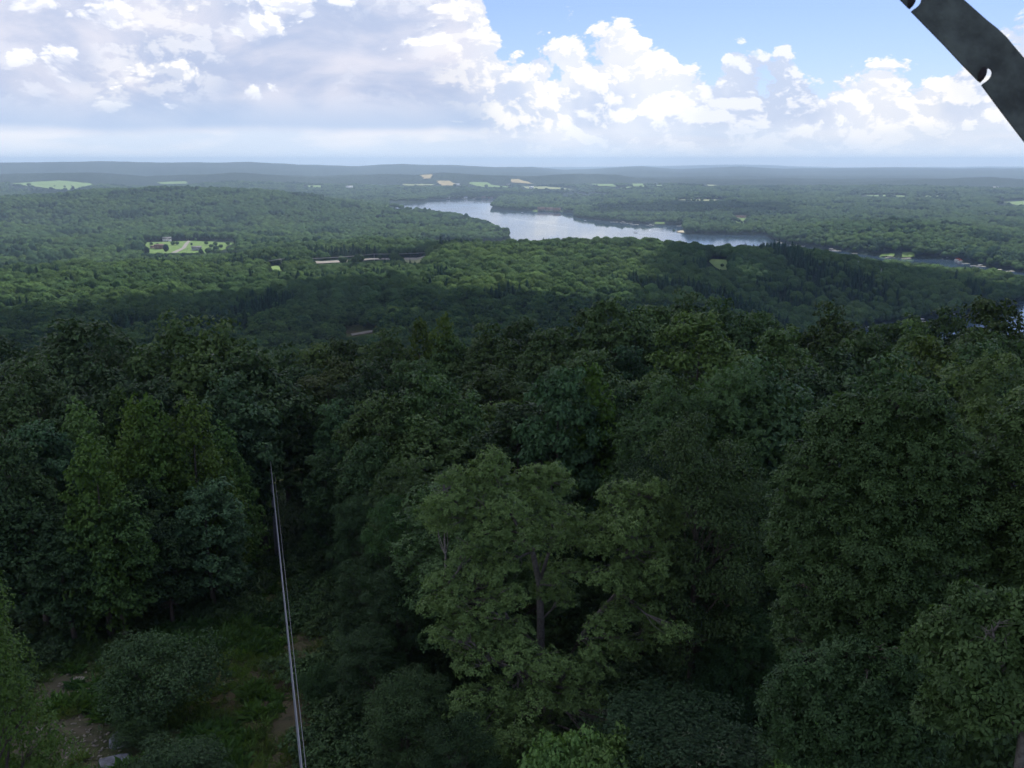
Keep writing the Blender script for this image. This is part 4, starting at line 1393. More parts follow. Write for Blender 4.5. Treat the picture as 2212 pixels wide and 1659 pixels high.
def scatter():
    bands = [(NEAR_LIMIT, 760, 8.6, 0), (760, 1450, 7.8, 1), (1450, 3100, 8.6, 2), (3100, 5300, 12.0, 2)]
    P, S, I = [], [], []
    amax = math.radians(34)
    for (r0, r1, sp, lod) in bands:
        xm = r1 * math.sin(amax)
        gx = np.arange(-xm, xm, sp); gy = np.arange(r0 * math.cos(amax) * 0.98, r1, sp * 0.9)
        X, Y = np.meshgrid(gx, gy)
        X = X + (np.arange(len(gy)) % 2)[:, None] * sp * 0.5
        X = (X + rng.uniform(-0.36, 0.36, X.shape) * sp).ravel(); Y = (Y + rng.uniform(-0.36, 0.36, Y.shape) * sp).ravel()
        R = np.hypot(X, Y); A = np.arctan2(X, Y)
        k = (R >= r0) & (R < r1) & (np.abs(A) < amax)
        X, Y = X[k], Y[k]
        P.append(np.stack([X, Y], 1)); S.append(np.full(len(X), sp)); I.append(np.full(len(X), lod))
    P = np.vstack(P); S = np.concatenate(S); L = np.concatenate(I)
    R = np.hypot(P[:, 0], P[:, 1])
    sd = np.full(len(P), 1e3); m = (R > 500)
    sd[m] = lake_sd(P[m, 0], P[m, 1])
    keep = sd > 2.0
    P, S, L, R, sd = P[keep], S[keep], L[keep], R[keep], sd[keep]
    for B in BARE:
        lo, hi = B.min(0) - 30, B.max(0) + 30
        c = (P[:, 0] > lo[0]) & (P[:, 0] < hi[0]) & (P[:, 1] > lo[1]) & (P[:, 1] < hi[1])
        idx = np.where(c)[0]
        if len(idx):
            s = poly_sd(B, P[idx, 0], P[idx, 1])
            sd[idx[s < 1.0 + 11.0 * vnoise(P[idx, 0] / 16, P[idx, 1] / 16, 51)]] = -1
    clr = R < 320
    idx = np.where(clr)[0]
    # the power line corridor goes on down the hill
    ax, ay = math.sin(math.radians(-16.3)), math.cos(math.radians(-16.3))
    w = np.abs(P[idx, 0] * ay - P[idx, 1] * ax)
    sd[idx[(w < 6.5)]] = -1
    keep = sd > 0
    P, S, L, R, sd = P[keep], S[keep], L[keep], R[keep], sd[keep]
    z = ground(P[:, 0], P[:, 1])
    n = len(P)
    rnd = rng.random(n)
    stand = vnoise(P[:, 0] / 90, P[:, 1] / 90, 11) + vnoise(P[:, 0] / 30, P[:, 1] / 30, 12) * 0.5
    sc = (0.62 + 0.75 * rng.random(n) ** 1.4) * (1 + stand * 0.45)
    sc *= np.clip(S / 8.6, 0.88, 1.5)
    h = 14 * (0.35 + 0.65 * sc / np.clip(S / 8.6, 0.95, 1.5)) * rng.uniform(0.85, 1.15, n)
    # skyline discipline: nothing beyond the near slope may rise above the near skyline where the photo shows valley
    k = R < 330
    # keep what the photo shows beyond visible
    for quad, rf in FEATURES:
        q = np.array(quad, float)
        lo, hi = q.min(0) - 8, q.max(0) + 4
        fx, fy = project(P[:, 0], P[:, 1], z + h)
        c = (fx > lo[0]) & (fx < hi[0]) & (fy < hi[1] + 1) & (R < rf + 5)
        bx, by = project(P[:, 0], P[:, 1], z)
        c &= (by > q[:, 1].min()) & (rng.random(len(P)) < 0.95)
        idx = np.where(c)[0]
        if not len(idx): continue
        # lower edge of the quad at fx
        br, bl = q[2], q[3]
        t = np.clip((fx[idx] - bl[0]) / (br[0] - bl[0] + 1e-6), 0, 1)
        lowy = bl[1] + t * (br[1] - bl[1])
        want = CAM_Z - R[idx] * tandip(fx[idx], lowy) - z[idx]
        cur = h[idx]
        newh = np.minimum(cur, want)
        h[idx] = newh
    keep = h > 3.2
    P, S, L, R, z, h, sc, stand = P[keep], S[keep], L[keep], R[keep], z[keep], h[keep], sc[keep], stand[keep]
    n = len(P)
    nh = 14.0
    sz = h / nh
    sc = np.minimum(sc, np.maximum(sz * 1.25, 0.35))
    pine = (vnoise(P[:, 0] / 70, P[:, 1] / 70, 21) + rng.uniform(-0.12, 0.12, n)) > 0.27
    idx = np.where(L == 0, rng.integers(0, 4, n), np.where(L == 1, 5 + rng.integers(0, 4, n), 10 + rng.integers(0, 3, n)))
    idx = np.where(pine & (L == 0), 4, idx); idx = np.where(pine & (L == 1), 9, idx)
    idx = np.where(pine & (L == 2), 13, idx)
    print('forest trees', n)
    me = bpy.data.meshes.new('forest')
    me.vertices.add(n)
    me.vertices.foreach_set('co', np.column_stack([P, z - 0.3]).astype(np.float32).ravel())
    for nm, ty, val, key in (('tidx', 'INT', idx.astype(np.int32), 'value'), ('trot', 'FLOAT', rng.uniform(0, 6.28, n).astype(np.float32), 'value')):
        me.attributes.new(nm, ty, 'POINT').data.foreach_set(key, val)
    me.attributes.new('tscale', 'FLOAT_VECTOR', 'POINT').data.foreach_set('vector', np.column_stack([sc, sc, sz]).astype(np.float32).ravel())
    o = obj('forest', me)
    ng = bpy.data.node_groups.new('forest_scatter', 'GeometryNodeTree')
    ng.interface.new_socket('Geometry', in_out='INPUT', socket_type='NodeSocketGeometry')
    ng.interface.new_socket('Geometry', in_out='OUTPUT', socket_type='NodeSocketGeometry')
    N = ng.nodes
    gi, go = N.new('NodeGroupInput'), N.new('NodeGroupOutput')
    m2p = N.new('GeometryNodeMeshToPoints')
    iop = N.new('GeometryNodeInstanceOnPoints')
    ci = N.new('GeometryNodeCollectionInfo')
    ci.inputs['Collection'].default_value = protos
    ci.inputs['Separate Children'].default_value = True
    ci.inputs['Reset Children'].default_value = True
    def na(name, ty):
        a = N.new('GeometryNodeInputNamedAttribute'); a.data_type = ty; a.inputs[0].default_value = name
        return a.outputs[0]
    cx = N.new('ShaderNodeCombineXYZ')
    lk = ng.links.new
    lk(na('trot', 'FLOAT'), cx.inputs[2])
    lk(gi.outputs[0], m2p.inputs['Mesh'])
    lk(m2p.outputs[0], iop.inputs['Points'])
    lk(ci.outputs[0], iop.inputs['Instance'])
    iop.inputs['Pick Instance'].default_value = True
    lk(na('tidx', 'INT'), iop.inputs['Instance Index'])
    lk(cx.outputs[0], iop.inputs['Rotation'])
    lk(na('tscale', 'FLOAT_VECTOR'), iop.inputs['Scale'])
    lk(iop.outputs[0], go.inputs[0])
    md = o.modifiers.new('scatter', 'NODES')
    md.node_group = ng
    tag(o, 'continuous broadleaf forest covering the hills around the lake', 'forest', kind='stuff')


scatter()

#DETAILS_BEGIN
# ------------------------------------------------------------------ clouds standing over the near hills (they shade them), farther ones added for shade
cm_, CT = new_mat('cloud_white')
_g = CT.n('ShaderNodeNewGeometry').outputs['Position']
_d = CT.n('ShaderNodeBsdfDiffuse'); CT.set(_d.inputs[0], CT.mix(CT.noise(_g, 0.01, 5), (0.80, 0.81, 0.83, 1), (0.92, 0.92, 0.93, 1)))
_t = CT.n('ShaderNodeBsdfTranslucent'); _t.inputs[0].default_value = (0.97, 0.97, 0.98, 1)
_m = CT.n('ShaderNodeMixShader'); _m.inputs[0].default_value = 0.68
CT.t.links.new(_d.outputs[0], _m.inputs[1]); CT.t.links.new(_t.outputs[0], _m.inputs[2])
_o = CT.n('ShaderNodeOutputMaterial'); CT.t.links.new(_m.outputs[0], _o.inputs[0])
M['cloud'] = cm_

CLOUD_Z = 1150.0


def cloud(name, shadow_poly, label, rad=(70, 130), step=95, drop=0.0, zref=60.0):
    """a cumulus whose shadow covers the given ground polygon"""
    Pn = np.array(shadow_poly, float)
    k = (CLOUD_Z - zref) / math.tan(SUN_EL)
    off = np.array([k * math.sin(SUN_AZ), k * math.cos(SUN_AZ)])
    g = 14.0
    lo, hi = Pn.min(0) - 80, Pn.max(0) + 80
    xs_, ys_ = np.arange(lo[0], hi[0], g), np.arange(lo[1], hi[1], g)
    X, Y = np.meshgrid(xs_, ys_, indexing='ij')
    X = X + vnoise(X / 40, Y / 40, 61) * 18; Y = Y + vnoise(X / 40 + 9, Y / 40, 62) * 18
    sd = poly_sd(Pn, X.ravel(), Y.ravel()).reshape(X.shape)
    rag = vnoise(X / 120, Y / 120, 63) * 90 + vnoise(X / 45, Y / 45, 64) * 45
    hole = vnoise(X / 85 + 3, Y / 85, 65) + 0.4 * vnoise(X / 30, Y / 30, 66)
    inn = np.minimum(-(sd + rag), (0.52 - drop - hole) * 160)      # metres inside the cloud's outline
    puff = 1 - np.abs(vnoise(X / 130, Y / 130, 67)) * 2
    puff2 = 1 - np.abs(vnoise(X / 48, Y / 48, 68)) * 2
    th_ = np.clip(inn, 0, 110) ** 0.75 * (0.6 + 0.9 * puff ** 2 + 0.45 * puff2)
    under = np.clip(inn, 0, 30) * 0.15 + vnoise(X / 60, Y / 60, 69) * 5 * (inn > 0)
    n0, n1 = X.shape
    top = np.stack([X + off[0], Y + off[1], CLOUD_Z + th_ + 0.5], -1).reshape(-1, 3)
    bot = np.stack([X + off[0], Y + off[1], CLOUD_Z - under - 0.5], -1).reshape(-1, 3)
    i_, j_ = np.meshgrid(np.arange(n0 - 1), np.arange(n1 - 1), indexing='ij')
    ok = (inn[:-1, :-1] > 0) & (inn[1:, :-1] > 0) & (inn[:-1, 1:] > 0) & (inn[1:, 1:] > 0)
    i_, j_ = i_[ok], j_[ok]
    q = np.stack([i_ * n1 + j_, (i_ + 1) * n1 + j_, (i_ + 1) * n1 + j_ + 1, i_ * n1 + j_ + 1], 1)
    mb = MB()
    mb.V += [top, bot]; mb.F4 += [q, q[:, ::-1] + len(top)]; mb.n += len(top) * 2
    # close the rim
    eset = {}
    for f in q:
        for a_, b_ in zip(f, np.roll(f, -1)):
            if (b_, a_) in eset: del eset[(b_, a_)]
            else: eset[(a_, b_)] = 1
    rim = np.array([[b_, a_, a_ + len(top), b_ + len(top)] for a_, b_ in eset])
    mb.F4.append(rim)
    o = mb.build(name, M['cloud'], smooth=True)
    tag(o, label, 'cloud')


def sh(px, r, pyref=600):
    a = float(az_of(px, pyref)); return (r * math.sin(a), r * math.cos(a))


cloud('cloud', [(-1000, -500), (-1000, 700), sh(-60, 820), sh(120, 790), sh(250, 850), sh(380, 850), sh(540, 890), sh(700, 930), sh(900, 920), sh(1010, 850), sh(1120, 780), sh(1250, 790), sh(1370, 900),
                sh(1440, 1180), sh(1560, 1330), sh(1750, 1400), sh(2000, 1440), sh(2212, 1400), (950, 1250), (1000, -500)],
      'broad cumulus cloud high over the tower, shading the near hills', drop=0.07)
cloud('cloud', [sh(800, 1130, 540), sh(880, 1100, 540), sh(1010, 1120, 540), sh(1050, 1260, 540), sh(920, 1360, 540), sh(830, 1290, 540)],
      'small cumulus cloud beyond the broad one, shading the pines by the road', rad=(45, 70), step=60)

cloud('cloud', [sh(1260, 2950, 440), sh(1500, 2850, 440), sh(1730, 3000, 440), sh(1700, 3500, 440), sh(1480, 3650, 440), sh(1300, 3450, 440)],
      'unseen cumulus cloud added to shade the flat woods right of the lake')  # added out of view; its shadow varies the even far woods
cloud('cloud', [sh(960, 4320, 410), sh(1260, 4280, 410), sh(1240, 4700, 410), sh(1000, 4750, 410)],
      'long unseen cumulus cloud added to shade the woods beyond the head of the lake')  # added above the frame to darken this band of forest
cloud('cloud', [sh(60, 4400, 410), sh(560, 4300, 410), sh(640, 4750, 410), sh(100, 4800, 410)],
      'unseen cumulus cloud added to shade the valley behind the left hill')  # added unseen cloud, there only for the shadow below it

# ------------------------------------------------------------------ tower brace close to the camera
M['steel'] = plain('dark_painted_steel', (0.070, 0.084, 0.072), 0.6, 0.4, 0.5, 22, bump=0.25)
M['steel_dark'] = plain('black_bolt_steel', (0.020, 0.016, 0.018), 0.7, 0.3, 0.3, 60)  # near-black tone of the bolt ovals, darker than the brace


def build_brace():
    depth = 1.20
    s = 2212 / 3264
    def W3(sx, sy, d=depth):
        u = (sx * s - 1106) / FOC; v = (829.5 - sy * s) / FOC
        return Vector((u * d, v * d * SP + d * CP, CAM_Z - d * SP + v * d * CP))
    z5 = lambda x, y: (2800 + x / 3.606, y / 3.606)
    def notch(dx, dy):
        return [(1152 + dx, 930 + dy), (1178 + dx, 946 + dy), (1190 + dx, 930 + dy), (1206 + dx, 890 + dy), (1232 + dx, 830 + dy), (1256 + dx, 790 + dy), (1275 + dx, 783 + dy), (1297 + dx, 800 + dy),
                (1309 + dx, 830 + dy), (1300 + dx, 870 + dy), (1275 + dx, 905 + dy), (1240 + dx, 935 + dy), (1205 + dx, 958 + dy), (1188 + dx, 975 + dy)]
    lower = [(-1900, -2100), (-1000, -1240)] + notch(-1640, -1700)[:] + notch(-810, -845) + [(760, 520), (960, 735)] + notch(0, 0) + [(1420, 1290), (1673, 1620), (2300, 2480), (2800, 3200)]
    upper = [(3500, 2700), (2900, 1950), (2200, 1200), (1900, 890), (1673, 660), (1560, 530), (1480, 430), (1370, 325), (1250, 230), (1120, 115), (990, 0), (400, -560), (-600, -1550), (-1300, -2200)]
    pts = [W3(*z5(x, y)) for x, y in lower + upper]
    fwd = Vector((0, CP, -SP))
    from mathutils.geometry import tessellate_polygon
    flat = [Vector((x, y, 0)) for x, y in lower + upper]
    tris = tessellate_polygon([flat])
    bm = bmesh.new()
    vs = [bm.verts.new(p) for p in pts]
    vb = [bm.verts.new(p + fwd * 0.0022) for p in pts]
    for t in tris:
        bm.faces.new([vs[k] for k in t]); bm.faces.new([vb[k] for k in reversed(t)])
    for k in range(len(pts)):
        k2 = (k + 1) % len(pts)
        bm.faces.new([vs[k], vs[k2], vb[k2], vb[k]])
    bmesh.ops.recalc_face_normals(bm, faces=bm.faces)
    root = empty('tower_brace', pts[0])
    tag(root, 'dark weathered steel brace of the lookout tower crossing the upper right corner', 'steel brace')
    me = bpy.data.meshes.new('flange'); bm.to_mesh(me); bm.free(); me.materials.append(M['steel'])
    o = obj('flange', me, root); o.location = -pts[0]
    # the second leg of the angle, turned away from the camera along the outer edge
    mb = MB()
    up = [W3(*z5(x, y)) for x, y in upper]
    inw = (W3(*z5(900, 500)) - W3(*z5(1200, 180))).normalized()
    for a, b in zip(up[:-1], up[1:]):
        q = [a + fwd * 0.0024, b + fwd * 0.0024, b + fwd * 0.011 + inw * 0.002, a + fwd * 0.011 + inw * 0.002]
        q2 = [p + inw * 0.006 for p in q]
        mb.raw([p[:] for p in q + q2], [[0, 1, 2, 3], [7, 6, 5, 4], [0, 4, 5, 1], [1, 5, 6, 2], [2, 6, 7, 3], [3, 7, 4, 0]])
    o = mb.build('flange', M['steel'], root); o.location = -pts[0]
    # bolt heads sitting beside the slots
    for dx, dy in ((0, 0), (-810, -845), (-1640, -1700)):
        mb = MB()
        c = W3(*z5(1196 + dx, 852 + dy), depth - 0.001)
        ax = (W3(*z5(1165 + dx, 935 + dy)) - W3(*z5(1228 + dx, 765 + dy))).normalized()
        side = ax.cross(fwd).normalized()
        ring = []
        for k in range(20):
            t = k * 2 * math.pi / 20
            ring.append(c + ax * math.cos(t) * 0.0106 + side * math.sin(t) * 0.0049)
        V = [p[:] for p in ring] + [(p - fwd * 0.003)[:] for p in [c + (q - c) * 0.82 for q in ring]] + [(c - fwd * 0.0036)[:]]
        mb.raw(V, [[k, (k + 1) % 20, 20 + (k + 1) % 20, 20 + k] for k in range(20)])
        F3 = [[20 + k, 20 + (k + 1) % 20, 40] for k in range(20)]
        mb.F3.append(np.array(F3)); 
        o = mb.build('bolt_head', M['steel_dark'], root, smooth=True); o.location = -pts[0]


build_brace()

# ------------------------------------------------------------------ utility poles and wires
M['pole'] = plain('weathered_pole_wood', (0.16, 0.14, 0.125), 0.9, 0.15, 0.3, 3, bump=0.3)
M['pole_light'] = plain('silvery_pole_wood', (0.30, 0.31, 0.33), 0.85, 0.2, 0.25, 3, bump=0.3)
M['insul'] = plain('grey_porcelain', (0.55, 0.56, 0.58), 0.3, 0.6, 0.1)
M['wire'] = plain('aluminium_wire', (0.24, 0.25, 0.27), 0.5, 0.5, 0.1, metal=0.4)
M['wire_dark'] = plain('dark_insulated_wire', (0.10, 0.11, 0.14), 0.6, 0.4, 0.1)


def pole_obj(x, y, top, label, mat, arm=False, arm_az=0.0, r=0.17, scale=1.0):
    z = gz(x, y)
    root = empty('utility_pole', (x, y, z))
    tag(root, label, 'utility pole')
    H = top - z
    MB().tube([(0, 0, -0.5), (0, 0, H * 0.5), (0, 0, H)], [r, r * 0.85, r * 0.68], 10).build('pole', mat, root, smooth=True)
    if arm:
        MB().box((0, 0, H - 0.5), (2.4, 0.12, 0.12), arm_az).build('crossarm', M['pole'], root)
        for k in (-1.05, 0.35, 1.05):
            MB().tube([(k * math.cos(arm_az), k * math.sin(arm_az), H - 0.43), (k * math.cos(arm_az), k * math.sin(arm_az), H - 0.16)], [0.06, 0.075], 8).build('insulator', M['insul'], root)
    else:
        MB().tube([(0, 0, H), (0, 0, H + 0.12), (0, 0, H + 0.3)], [0.05, 0.10, 0.06], 8).build('insulator', M['insul'], root)
        MB().box((0.16, 0, H - 1.4), (0.14, 0.12, 0.5)).build('insulator', M['insul'], root)
    return np.array((x, y, top + 0.25))


def wire(a, b, sag, rad, mat, label, n=28, cat='wire', group=None):
    t = np.linspace(0, 1, n)[:, None]
    P = np.asarray(a) * (1 - t) + np.asarray(b) * t
    P[:, 2] -= (4 * sag * t * (1 - t))[:, 0]
    o = MB().tube(P, rad, 5).build('wire', mat, smooth=True)
    tag(o, label, cat, group)
    return o


x1, y1, z1 = place_at(583, 985, 85)
p1 = pole_obj(x1, y1, z1, 'silvery utility pole standing in the grassy power line clearing', M['pole_light'], r=0.20)
x2, y2, z2 = place_at(568, 940, 172)
p2 = pole_obj(x2, y2, z2, 'far utility pole with a crossarm at the head of the clearing', M['pole'], arm=True, arm_az=0.1, r=0.2)
xs, ys, zs = place_at(592, 1030, 83)
# the next pole of the line stands behind the tower
d = np.array([p1[0] - place_at(660, 1659, 23)[0], p1[1] - place_at(660, 1659, 23)[1]])
near_z = place_at(660, 1659, 23)
bdir = d / np.linalg.norm(d)
pb_xy = np.array(near_z[:2]) - bdir * 36
zb = near_z[2] + 36 * (near_z[2] - z1) / np.linalg.norm(d) * 0.15 + 0.6
p0 = pole_obj(pb_xy[0], pb_xy[1], zb, 'utility pole beside the foot of the lookout tower', M['pole'])
perp = np.array([bdir[1], -bdir[0], 0])
wire(p0 + perp * 0.0, p1, 0.5, 0.026, M['wire'], 'bright bare wire running down the clearing to the silvery pole')
wire(p0 - perp * 0.07 - [0, 0, 0.15], p1 - [0, 0, 0.9], 0.4, 0.030, M['wire_dark'], 'dark cable beside the bright wire, running down the clearing')
wire(p0 + perp * 0.06 - [0, 0, 0.5], p1 + perp * 0.3 - [0, 0, 1.6], 0.4, 0.014, M['wire'], 'thin lower wire right of the bright wire above the clearing')
wire(p1, p2 - [1.0, 0.1, 0.2], 2.5, 0.03, M['wire_dark'], 'dark wire from the silvery pole to the left end of the far crossarm')
wire(p1 - [0, 0, 1.4], p2 + [1.0, 0.1, -0.2], 2.5, 0.03, M['wire_dark'], 'dark wire from the silvery pole to the right end of the far crossarm')

# the road across the middle hill has its own line of poles
rp = []
for px, pt, lab in ((440, 577, 'leftmost roadside pole, in the trees before the hill road'), (607, 560, 'roadside pole beside the small yellow green clearing'), (808, 549, 'roadside pole standing against the pale hill road'),
                    (985, 540, 'roadside pole in the pines past the road end')):
    g = ground_hit(px, pt + 17)
    r = math.hypot(g[0], g[1])
    x, y, z = place_at(px, pt, 1175)
    rp.append(pole_obj(x, y, z, lab, M['pole_light'], arm=True, arm_az=0.9, r=0.34))
for k, (a, b) in enumerate(zip(rp[:-1], rp[1:])):
    lab = ('left', 'middle', 'right')[k]
    wire(a, b, 1.8, 0.34, M['wire'], f'{lab} span of pale wire along the hill road')
xw, yw, zw = place_at(1904, 581, 1150)
pole_obj(xw, yw, zw, 'pale mast sticking out of the shaded woods before the right channel', M['pole_light'], r=0.5)
xw, yw, zw = place_at(809, 727, 480)
pole_obj(xw, yw, gz(xw, yw) + 13, 'dark pole in the valley woods right of the gravel track', M['pole'], arm=True, r=0.2)

# ------------------------------------------------------------------ houses
M['wall_white'] = plain('white_siding', (0.70, 0.70, 0.68), 0.8, 0.2, 0.06, 2)
M['wall_brown'] = plain('brown_siding', (0.20, 0.12, 0.09), 0.8, 0.2, 0.15, 2)
M['wall_grey'] = plain('grey_siding', (0.30, 0.33, 0.36), 0.8, 0.2, 0.1, 2)
M['wall_tan'] = plain('tan_siding', (0.45, 0.36, 0.26), 0.8, 0.2, 0.1, 2)
M['roof_grey'] = plain('grey_shingles', (0.17, 0.17, 0.18), 0.9, 0.2, 0.2, 3)
M['roof_brown'] = plain('brown_shingles', (0.14, 0.095, 0.08), 0.9, 0.2, 0.2, 3)
M['roof_light'] = plain('pale_metal_roof', (0.58, 0.59, 0.60), 0.5, 0.4, 0.1, 3)
M['roof_orange'] = plain('orange_roof', (0.60, 0.25, 0.12), 0.8, 0.2, 0.1, 3)
M['glass'] = plain('dark_window_glass', (0.03, 0.04, 0.05), 0.15, 0.6, 0.1)
M['trim'] = plain('white_trim', (0.75, 0.75, 0.73), 0.6, 0.3, 0.05)


def house(px, py, w, dpt, h, wall, roof, label, rz=0.1, name='house', cat='house', wing=True, r=None, raise_=0.0, rh=None):
    if r is None:
        x, y, z = ground_hit(px, py)
    else:
        a = float(az_of(px, py)); x, y = r * math.sin(a), r * math.cos(a); z = gz(x, y)
    root = empty(name, (x, y, z + raise_), rz - math.atan2(x, y))
    tag(root, label, cat)
    MB().box((0, 0, h / 2 - 0.5), (w, dpt, h + 1)).build('wall', M[wall], root)
    rh = rh if rh is not None else dpt * 0.36
    def gable(cx, cy, w, dpt, h0, rh, ov=0.5, turn=False):
        a, b = w / 2 + ov, dpt / 2 + ov
        if turn:
            V = [(cx - a, cy - b, h0), (cx + a, cy - b, h0), (cx + a, cy + b, h0), (cx - a, cy + b, h0), (cx, cy - b, h0 + rh), (cx, cy + b, h0 + rh)]
            return V, [[0, 3, 5, 4], [1, 4, 5, 2], [0, 1, 4, 4], [2, 3, 5, 5], [0, 3, 2, 1]]
        V = [(cx - a, cy - b, h0), (cx + a, cy - b, h0), (cx + a, cy + b, h0), (cx - a, cy + b, h0), (cx - a, cy, h0 + rh), (cx + a, cy, h0 + rh)]
        return V, [[0, 1, 5, 4], [2, 3, 4, 5], [0, 4, 3, 3], [1, 2, 5, 5], [0, 3, 2, 1]]
    def rbuild(args, **k):
        V, F = gable(*args, **k)
        mb = MB(); mb.V.append(np.array(V, float)); mb.n += len(V)
        mb.F4.append(np.array([f for f in F if len(set(f)) == 4])); t = [list(dict.fromkeys(f)) for f in F if len(set(f)) == 3]
        mb.F3.append(np.array(t))
        return mb.build('roof', M[roof], root)
    rf = rbuild((0, 0, w, dpt, h, rh))
    if w > 9 and dpt > 6 and cat == 'house':
        MB().box((w * 0.22, dpt * 0.1, h + rh * 0.9), (0.9, 0.9, 2.0)).build('chimney', M['wall_brown'], rf)
    if wing:
        MB().box((w * 0.28, -dpt / 2 - 1.4, h * 0.42 - 0.5), (w * 0.36, 2.8, h * 0.84 + 1)).build('wing', M[wall], root)
        rbuild((w * 0.28, -dpt / 2 - 1.4, w * 0.36, 2.8, h * 0.84, rh * 0.55), turn=True)
    nwin = max(2, int(w / 3.2))
    for s in range(1 if h < 4.2 else 2):
        for i in range(nwin):
            cx = -w / 2 + (i + 0.5) * w / nwin
            if wing and cx > w * 0.06: continue
            cz = 1.6 + s * 2.8
            f = MB().box((cx, -dpt / 2 - 0.02, cz), (1.4, 0.10, 1.5)).build('window', M['trim'], root)
            MB().box((cx, -dpt / 2 - 0.05, cz), (1.15, 0.12, 1.25)).build('pane', M['glass'], f)
    MB().box((-w * 0.02, -dpt / 2 - 0.03, 1.05), (1.0, 0.12, 2.1)).build('door', M['wall_brown'], root)
    return root


house(361, 522, 16, 9, 6.0, 'wall_white', 'roof_grey', 'white two storey house at the back of the green lawn', 0.15)
house(344, 538, 15, 9, 5.6, 'wall_brown', 'roof_brown', 'brown house on the lawn left of the curved driveway', -0.1)
house(331, 537, 9, 7, 3.2, 'wall_tan', 'roof_brown', 'low garage attached behind the brown house on the lawn', 0.2, wing=False, name='garage', cat='garage')
house(425, 541, 16, 9, 4.6, 'wall_grey', 'roof_grey', 'dark grey house on the lawn right of the curved driveway', 0.1)
house(405, 518.5, 5, 4, 2.6, 'wall_tan', 'roof_brown', 'tiny tan shed at the top end of the curved driveway', 0, name='shed', cat='shed', wing=False)
house(531, 529, 8, 6, 3.2, 'wall_white', 'roof_light', 'small pale cabin in the trees right of the green lawn', 0.3, wing=False)
house(517, 535, 7, 5, 2.6, 'wall_white', 'roof_light', 'low pale shed right of the green lawn beside the pines', 0.2, name='shed', cat='shed', wing=False)
for (px, py, w, h, wa, ro, lab) in (
    (130, 541, 14, 3.6, 'wall_white', 'roof_orange', 'white house with an orange roof among the trees at left'),
    (143, 536, 12, 5.0, 'wall_tan', 'roof_brown', 'tan house behind the orange roofed one at left'),
    (166, 536, 10, 5.0, 'wall_grey', 'roof_grey', 'grey house second from the orange roofed one'),
    (189, 541, 13, 4.0, 'wall_white', 'roof_grey', 'white walled bungalow with a grey roof between round trees at left'),
    (245, 545, 12, 4.0, 'wall_grey', 'roof_grey', 'blue grey bungalow nearest the green lawn on its left side'),
):
    house(px, py, w, 8, h, wa, ro, lab, 0.2, wing=False)
FEATURES_LATE = []
house(1598, 471, 34, 10, 3.4, 'wall_tan', 'roof_brown', 'long low brown roofed lodge above its lawn, right of the lake', 0.0, wing=False, name='lodge', cat='lodge')
house(1608, 590, 22, 10, 5.0, 'wall_grey', 'roof_light', 'pale roofed house in the shaded woods below the small green field', 0.5)
house(1843, 580, 12, 9, 6.5, 'wall_tan', 'roof_grey', 'tall tan house deep in the shaded woods at right', 0.3, wing=False)
house(1525, 536, 10, 8, 5.0, 'wall_white', 'roof_light', 'pale cabin between the dark trees at the lake edge', 0.3, wing=False, r=1230)
house(463, 716, 12, 8, 6, 'wall_grey', 'roof_light', 'dim grey roofed house in the valley woods left of the notch', 0.3, wing=False, r=560, raise_=5)
house(671, 722, 9, 7, 7, 'wall_white', 'roof_light', 'pale roofed house in the valley woods right of the notch', 0.3, wing=False, r=560, raise_=4)
house(897, 553, 17, 8, 4.5, 'wall_brown', 'roof_brown', 'brown house at the far end of the hill road', 0.2)
house(1510, 430.6, 30, 12, 6, 'wall_white', 'roof_light', 'long white barn at the back of the pale field, left of the pair', 0.0, wing=False, name='barn', cat='barn')
house(1521, 430.6, 22, 10, 5, 'wall_white', 'roof_grey', 'shorter white barn right of the long one', 0.1, wing=False, name='barn', cat='barn')
house(755, 411, 36, 14, 8, 'wall_white', 'roof_light', 'lone white farm building in the far woods beyond the left hill', 0.0, wing=False, name='barn', cat='barn', raise_=10)
house(988, 403.5, 26, 12, 8, 'wall_white', 'roof_light', 'white barn at the right tip of the upper hay field', 0.0, wing=False, name='barn', cat='barn', raise_=6)
house(1098, 403, 22, 12, 7, 'wall_white', 'roof_grey', 'white farmhouse at the end of the long green field', 0.0, wing=False, raise_=5)
house(1148, 409, 24, 12, 7, 'wall_white', 'roof_light', 'pale barn on the fields above the far shore', 0.0, wing=False, name='barn', cat='barn', raise_=5)
house(2150, 412, 30, 12, 7, 'wall_white', 'roof_light', 'small white building on the far rise near the right edge', 0.0, wing=False, raise_=8)
for (px, py, w, lab) in ((1045, 428, 20, 'white lakeside cottage on the far shore, left of the brown one'), (1059, 428.4, 24, 'brown lakeside cottage at the right end of the far shore lawn'),
                         (1006, 428.2, 16, 'small cottage on the far shore beneath the long green field'), (968, 428.8, 14, 'leftmost cottage on the far shore lawn')):
    house(px, py, w, 10, 6, 'wall_brown' if 'brown' in lab else 'wall_white', 'roof_brown' if 'brown' in lab else 'roof_grey', lab, 0.1, wing=False)
for k, (px, lab) in enumerate(((1169, 'reddish brown lodge at the left of the wooded point'), (1186, 'middle brown lodge on the wooded point'), (1203, 'reddish brown lodge at the right of the wooded point'))):
    house(px, 455 + (px - 1169) * 0.055, 26, 10, 9, 'wall_brown', 'roof_brown', lab, 0.1, wing=False, name='lodge', cat='lodge')
LAWN_T = []
for i in range(4): LAWN_T.append(bpy.data.meshes['b_far_%d' % i])
